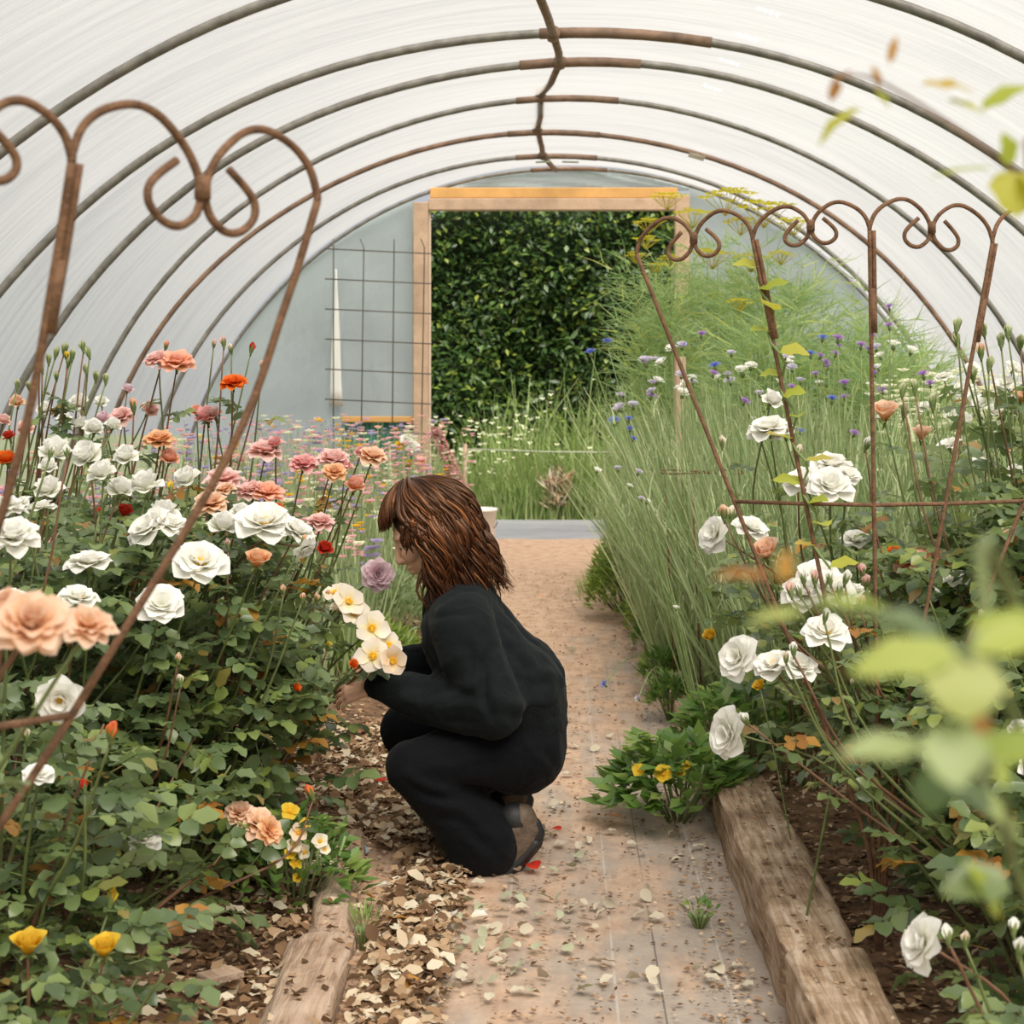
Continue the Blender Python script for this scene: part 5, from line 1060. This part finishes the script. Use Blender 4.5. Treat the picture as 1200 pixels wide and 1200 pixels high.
HC = Q(505, 626); TH = math.radians(28)
HF = V((-math.cos(TH), 0, -math.sin(TH))); HU = V((-math.sin(TH), 0, math.cos(TH))); HS = V((0, -1, 0))
HR = Matrix((HF, HS, HU)).transposed()
def H(f, s, u): return HC + HF * f + HS * s + HU * u
SH = (Q(546, 726, .165), Q(528, 714, -.165)); EL = (Q(580, 812, .215), Q(520, 800, -.20)); WR = (Q(447, 797, .10), Q(462, 779, -.07))
HIP = (Q(612, 866, .09), Q(602, 858, -.09)); KN = (Q(492, 884, .17), Q(472, 866, -.14)); AN = (Q(598, 966, .115), Q(586, 972, -.10))
HN = []
def hand(bm, w, d, n, s, k, curl, thumb_out):
    """palm, four unequal curled fingers and a thumb that leaves the side of the palm; d points along the hand, n out of the palm, s to the thumb side"""
    d, n, s = V(d).normalized(), V(n).normalized(), V(s).normalized(); n = (n - d * n.dot(d)).normalized(); s = (s - d * s.dot(d) - n * s.dot(n)).normalized()
    kn = []
    for i, (o_, f_) in enumerate(((.030, .086), (.010, .090), (-.010, .086), (-.028, .078))): kn.append(w + (d * f_ + s * o_ + n * (.002 * i)) * k)
    for q in kn: hull_pair(bm, w + d * .012 * k + (q - w - d * .08 * k) * .55, .0135 * k, q, .0105 * k, 1)
    for a, b in zip(kn, kn[1:]): hull_pair(bm, a, .0105 * k, b, .0105 * k, 1)
    for i, (q, L) in enumerate(zip(kn, (.070, .078, .072, .057))):
        a = 0; p = q; dirv = d
        for j, (fr, bend) in enumerate(((.45, curl[i] * .8), (.31, curl[i] * 1.1), (.24, curl[i] * .7))):
            a += bend; dirv = d * math.cos(a) + n * math.sin(a) + s * (.10 * (1.5 - i)); dirv.normalize(); e = p + dirv * (L * fr * k)
            hull_pair(bm, p, (.0088 - .0008 * j) * k, e, (.0082 - .0009 * j) * k, 1); p = e
    t0 = w + (d * .022 + s * .022 + n * .006) * k; t1 = t0 + (d * .030 + s * .020 + n * .020) * k; t2 = t1 + (d * .030 + s * .004 * thumb_out + n * .012) * k; t3 = t2 + (d * .024 - s * .004 + n * .008) * k
    hull_pair(bm, t0, .013 * k, t1, .0105 * k, 1); hull_pair(bm, t1, .0105 * k, t2, .0092 * k, 1); hull_pair(bm, t2, .0092 * k, t3, .0075 * k, 1)
def body(bm):
    ell(bm, H(-.005, 0, .018), (.098, .076, .100), HR); ell(bm, H(.028, 0, -.045), (.062, .058, .066), HR)
    hull_pair(bm, H(.066, -.012, -.094), .019, H(.066, .012, -.094), .019); hull_pair(bm, H(.0, .052, -.07), .02, H(.062, .016, -.094), .016); hull_pair(bm, H(.0, -.052, -.07), .02, H(.062, -.016, -.094), .016)
    hull_pair(bm, H(.088, 0, .022), .0085, H(.108, 0, -.022), .0105); hull_pair(bm, H(.108, 0, -.024), .0105, H(.088, 0, -.034), .010)
    for s in (-1, 1):
        hull_pair(bm, H(.094, s * .011, -.030), .0075, H(.085, s * .014, -.030), .007); ell(bm, H(.062, s * .038, -.018), (.030, .024, .026), HR)
        hull_pair(bm, H(.086, s * .012, .034), .010, H(.074, s * .044, .032), .009); ell(bm, H(.068, s * .032, .012), (.018, .018, .012), HR)
        ell(bm, H(-.008, s * .078, -.005), (.020, .007, .032), HR); hull_pair(bm, H(-.018, s * .08, .012), .006, H(-.014, s * .08, -.024), .006)
    ell(bm, H(.088, 0, -.052), (.013, .024, .0065), HR); ell(bm, H(.085, 0, -.066), (.013, .021, .0075), HR)
    chain(bm, [(H(-.02, 0, -.05), .054), (Q(536, 684), .050), (Q(545, 712), .055)])
    chain(bm, [(Q(548, 726), .075), (Q(570, 775), .09), (Q(602, 830), .10), (Q(612, 862), .11)])
    for i, sg in ((0, 1), (1, -1)):
        chain(bm, [(Q(548, 722, 0), .055), (SH[i], .05), (EL[i], .040), (WR[i], .026), (WR[i] + (WR[i] - EL[i]).normalized() * .02, .023)])
        chain(bm, [(HIP[i], .09), (KN[i], .055), (AN[i], .036), (Q(*((575, 1003, .115) if i == 0 else (562, 1000, -.10))), .03)])
    hand(bm, WR[0] + V((-.018, 0, 0)), (-.93, .22, -.28), (-.2, .62, -.75), (0, .7, .7), .80, (.26, .38, .46, .55), 1)
    hand(bm, WR[1] + V((-.018, 0, 0)), (-.92, -.35, -.1), (.35, -.9, -.2), (-.1, 0, 1), .86, (.5, .6, .7, .75), 1)
volume('body', body, .0034, 3, skin, person)
def shirt(bm):
    for l in (-.075, .075):
        chain(bm, [(Q(540, 712, l * .9), .085), (Q(546, 738, l), .118), (Q(572, 778, l), .128), (Q(602, 806, l * .95), .138), (Q(608, 826, l * .9), .132)])
    chain(bm, [(Q(538, 692), .072), (Q(548, 716), .10)])
    for i in (0, 1):
        chain(bm, [(Q(546, 716, .06 * (1 - 2 * i)), .095), (SH[i], .086), (SH[i].lerp(EL[i], .55), .082), (EL[i] + V((.01, 0, 0)), .078), (EL[i].lerp(WR[i], .35) + V((0, 0, -.008)), .072), (EL[i].lerp(WR[i], .7) + V((0, 0, -.004)), .060), (WR[i].lerp(EL[i], .10), .044)])
    # folds: elbow bags and drag lines
shirt_o = volume('sweatshirt', shirt, .008, 5, jersey, person, [(.10, .016), (.035, .006)], [(578, 748, 581, 818, -.016, .009), (592, 770, 590, 815, .008, .012), (566, 775, 530, 794, .010, .010), (560, 792, 505, 800, -.010, .008), (572, 806, 520, 812, .009, .010), (566, 826, 530, 826, -.008, .008),
  (545, 745, 520, 792, .007, .010), (556, 735, 550, 790, -.007, .008), (512, 715, 560, 708, -.006, .005), (606, 728, 628, 768, .008, .011), (596, 745, 622, 790, -.008, .009), (585, 795, 652, 806, .009, .010), (590, 812, 660, 818, -.009, .008), (630, 775, 668, 796, .009, .010), (600, 770, 640, 790, -.007, .008), (470, 796, 500, 806, .006, .008), (480, 788, 520, 786, -.006, .007), (655, 800, 640, 826, -.006, .008)])
for i in (0, 1):
    d = (WR[i] - EL[i]).normalized(); volume('cuff', lambda bm: chain(bm, [(WR[i] - d * .055, .043), (WR[i] - d * .022, .037), (WR[i] + d * .004, .0335)]), .005, 2, ribbing, shirt_o)
def hem(bm):
    for l in (-.075, .075): chain(bm, [(Q(604, 816, l * .95), .139), (Q(611, 836, l * .9), .126)])
volume('hem_band', hem, .008, 3, ribbing, shirt_o)
volume('collar', lambda bm: chain(bm, [(Q(534, 688), .066), (Q(541, 702), .073)]), .006, 3, ribbing, shirt_o)
def trousers(bm):
    chain(bm, [(Q(610, 836, -.07), .118), (Q(610, 866, -.075), .124)]); chain(bm, [(Q(612, 836, .07), .118), (Q(611, 868, .075), .124)]); chain(bm, [(Q(611, 868, -.07), .12), (Q(611, 868, .07), .12)])
    for i in (0, 1):
        sg = 1 - 2 * i; an = Q(569, 972, .115) if i == 0 else Q(558, 968, -.10)
        chain(bm, [(HIP[i], .118), (HIP[i].lerp(KN[i], .5), .098), (KN[i], .076), (KN[i].lerp(an, .45) + V((.012, 0, -.006)), .082), (KN[i].lerp(an, .8), .092), (an, .100)])
        chain(bm, [(KN[i].lerp(an, .75), .08), (an + V((-.035, 0, -.055)), .045)])
tr_o = volume('trousers', trousers, .008, 5, jeans, person, [(.12, .012), (.035, .004)], [(484, 882, 540, 902, .009, .009), (490, 894, 548, 914, -.010, .008), (545, 902, 592, 928, -.018, .010), (500, 915, 560, 935, .008, .010), (510, 935, 565, 950, -.008, .009), (614, 842, 652, 884, .005, .005), (640, 850, 655, 890, -.006, .008), (500, 868, 560, 872, .005, .012), (520, 960, 560, 1000, .007, .010), (545, 950, 590, 985, -.007, .010), (560, 940, 600, 960, .006, .010)])
leather = simple('brown_boot_leather', (.115, .078, .052), .65, noise=40, amt=.35, bump=.2, bscale=120); black_rubber = simple('black_rubber', (.016, .016, .017), .6); lace_m = simple('dark_boot_lace', (.16, .10, .06), .8)
for i, (l, dx, dy) in enumerate(((.115, 0, 0), (-.10, -14, -14))):
    q = lambda px, py, dl=0: Q(px + dx, py + dy, l + dl)
    root_s = volume('boot', lambda bm: (chain(bm, [(q(564, 1006), .027), (q(590, 1000), .036), (q(612, 976), .036), (q(622, 960), .034)]), chain(bm, [(q(592, 996), .036), (q(606, 958), .042)]), chain(bm, [(q(622, 960), .032), (q(612, 946), .040)])), .005, 4, leather, person)
    volume('sole', lambda bm: (chain(bm, [(q(562, 1014), .016), (q(592, 1012), .020), (q(599, 1009), .019), (q(629, 974), .018), (q(634, 962), .013)]), chain(bm, [(q(564, 1014, .02), .014), (q(592, 1012, .024), .015), (q(628, 973, .02), .013)]), chain(bm, [(q(564, 1014, -.02), .014), (q(592, 1012, -.024), .015), (q(628, 973, -.02), .013)])), .005, 2, black_rubber, root_s)
    volume('heel_patch', lambda bm: chain(bm, [(q(624, 956), .0285), (q(626, 964), .0300), (q(621, 971), .027)]), .005, 3, black_rubber, root_s)
    volume('collar', lambda bm: chain(bm, [(q(604, 946, .0), .0425), (q(608, 948, .0), .0415)]), .005, 3, black_rubber, root_s)
    for k in range(4):
        m = MB(); c = q(582 + k * 6, 990 - k * 9); m.tube([c - PB + V((-.012, -.034, .012)), c - PB + V((-.022, -.01, .030)), c - PB + V((-.018, .02, .026))], .003, 5); m.obj('lace', lace_m, root_s)
# eyes, mostly hidden under the fringe
eye_m = simple('eye_white', (.75, .72, .68), .3); iris_m = simple('dark_iris', (.05, .03, .02), .2)
for s in (-1, 1):
    bm = bmesh.new(); ell(bm, H(.0745, s * .032, .010) - PB, (.012, .012, .011), HR); me = bpy.data.meshes.new('eye'); bm.to_mesh(me); bm.free(); me.materials.append(eye_m); e = link('eye', me, person)
    bm = bmesh.new(); ell(bm, H(.0835, s * .032, .006) - PB, (.004, .006, .006), HR); me = bpy.data.meshes.new('iris'); bm.to_mesh(me); bm.free(); me.materials.append(iris_m); link('iris', me, e)
# hair: a dark cap under many wavy locks
def hairmat():
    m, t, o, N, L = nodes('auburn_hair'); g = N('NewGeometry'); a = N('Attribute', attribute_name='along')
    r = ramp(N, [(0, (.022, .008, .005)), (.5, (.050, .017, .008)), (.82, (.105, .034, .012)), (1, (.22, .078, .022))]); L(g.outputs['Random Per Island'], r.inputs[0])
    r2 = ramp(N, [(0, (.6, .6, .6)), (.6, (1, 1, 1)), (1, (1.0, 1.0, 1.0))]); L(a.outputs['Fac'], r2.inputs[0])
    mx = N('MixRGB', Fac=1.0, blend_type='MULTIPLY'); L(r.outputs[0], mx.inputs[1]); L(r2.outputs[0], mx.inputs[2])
    hs = N('HueSaturation', Value=.92); L(mx.outputs[0], hs.inputs['Color'])
    b = N('BsdfPrincipled', Roughness=.34); b.inputs['Specular IOR Level'].default_value = .7; b.inputs['Specular Tint'].default_value = (.9, .55, .35, 1); b.inputs['Anisotropic'].default_value = .5
    L(hs.outputs[0], b.inputs['Base Color']); L(b.outputs[0], o.inputs[0]); return m
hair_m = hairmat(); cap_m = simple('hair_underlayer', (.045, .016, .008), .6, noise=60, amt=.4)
def cap(bm):
    ell(bm, H(-.022, 0, .034), (.106, .092, .100), HR); chain(bm, [(H(-.06, 0, .0), .085), (Q(546, 652), .068), (Q(552, 672), .05)])
    for s in (-1, 1): chain(bm, [(H(-.04, s * .05, .0), .05), (H(-.045, s * .062, -.06), .042), (H(-.045, s * .068, -.11), .028)])
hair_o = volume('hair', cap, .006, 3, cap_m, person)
rh = random.Random(12); mb = MB()
for i in range(1250):
    al = rh.uniform(-PI, PI); fine = i > 520; fringe = abs(al) < .90; cheek = 1.16 <= abs(al) < 1.42
    if .90 <= abs(al) < 1.16: al = math.copysign(rh.uniform(1.2, 2.6), al)
    pol0 = rh.uniform(.03, .80) if not fringe else rh.uniform(.08, .5)
    rx = (rh.uniform(.120, .141) if not fine else rh.uniform(.128, .147)) - .016 * max(0, -math.cos(al))
    pts = []; n_hug = 7; pol1 = 1.20 - .42 * max(0, abs(al) - .45) + rh.uniform(-.08, .10) if fringe else (1.45 + rh.uniform(-.1, .15) if cheek else rh.uniform(1.45, 1.8))
    root_al = al * rh.uniform(.82, 1.0)
    for k in range(n_hug + 1):
        t = k / n_hug; po = pol0 + (pol1 - pol0) * t; a = root_al + (al - root_al) * t
        pts.append(H(-.018 + rx * .98 * math.sin(po) * math.cos(a), rx * .84 * math.sin(po) * math.sin(a), .030 + rx * .93 * math.cos(po)))
    if not fringe:
        back = max(0, -math.cos(al)); L = rh.uniform(.03, .07) if cheek else rh.uniform(.17, .26) - .01 * back
        if not cheek and abs(al) < 2.0: L *= rh.uniform(.75, 1.08)
        p = pts[-1].copy(); out_ = V((p.x - HC.x, p.y - HC.y, 0)); out_ = out_.normalized() if out_.length > 1e-3 else V((1, 0, 0)); ns = 9
        for k in range(1, ns + 1):
            bk = back * (.30 if k < 4 else .85)
            p = p + V((.62 * bk + (.26 if not cheek and abs(al) < 1.75 else 0) * (k < 5), 0, -1)).normalized() * (L / ns) + out_ * (.006 * (k < 3) - .003 * (k > 5) * (1 - back))
            pts.append(p.copy())
    clump = round(al * 7) / 7; ph = clump * 9.0 + rh.gauss(0, .55); fr = 40 + 7 * math.sin(clump * 5); amp = rh.uniform(.010, .019) * (.25 if fringe else 1); q = []; s_ = 0
    for k, p in enumerate(pts):
        if k: s_ += (p - pts[k - 1]).length
        g = min(1, max(0, s_ - .04) / .13); side = V((math.sin(al), .6 * math.cos(al), 0)); side = (side + V((.6, 0, 0)) * (1 if abs(al) > 1 else .3)).normalized()
        q.append(p + (side * math.sin(fr * s_ + ph) + V((0, -.6 if al > 0 else .6, 0)) * math.cos(fr * s_ + ph)) * amp * g - PB)
    q = crom(q, 4); n_ = len(q); r0 = rh.uniform(.0034, .0066) if not fine else rh.uniform(.0010, .0020)
    mb.tube(q, [r0 * (.55 + .9 * math.sin(PI * min(1, .12 + .8 * k / n_))) * (1 - .8 * max(0, k / n_ - .65) / .35) for k in range(n_)], 5)
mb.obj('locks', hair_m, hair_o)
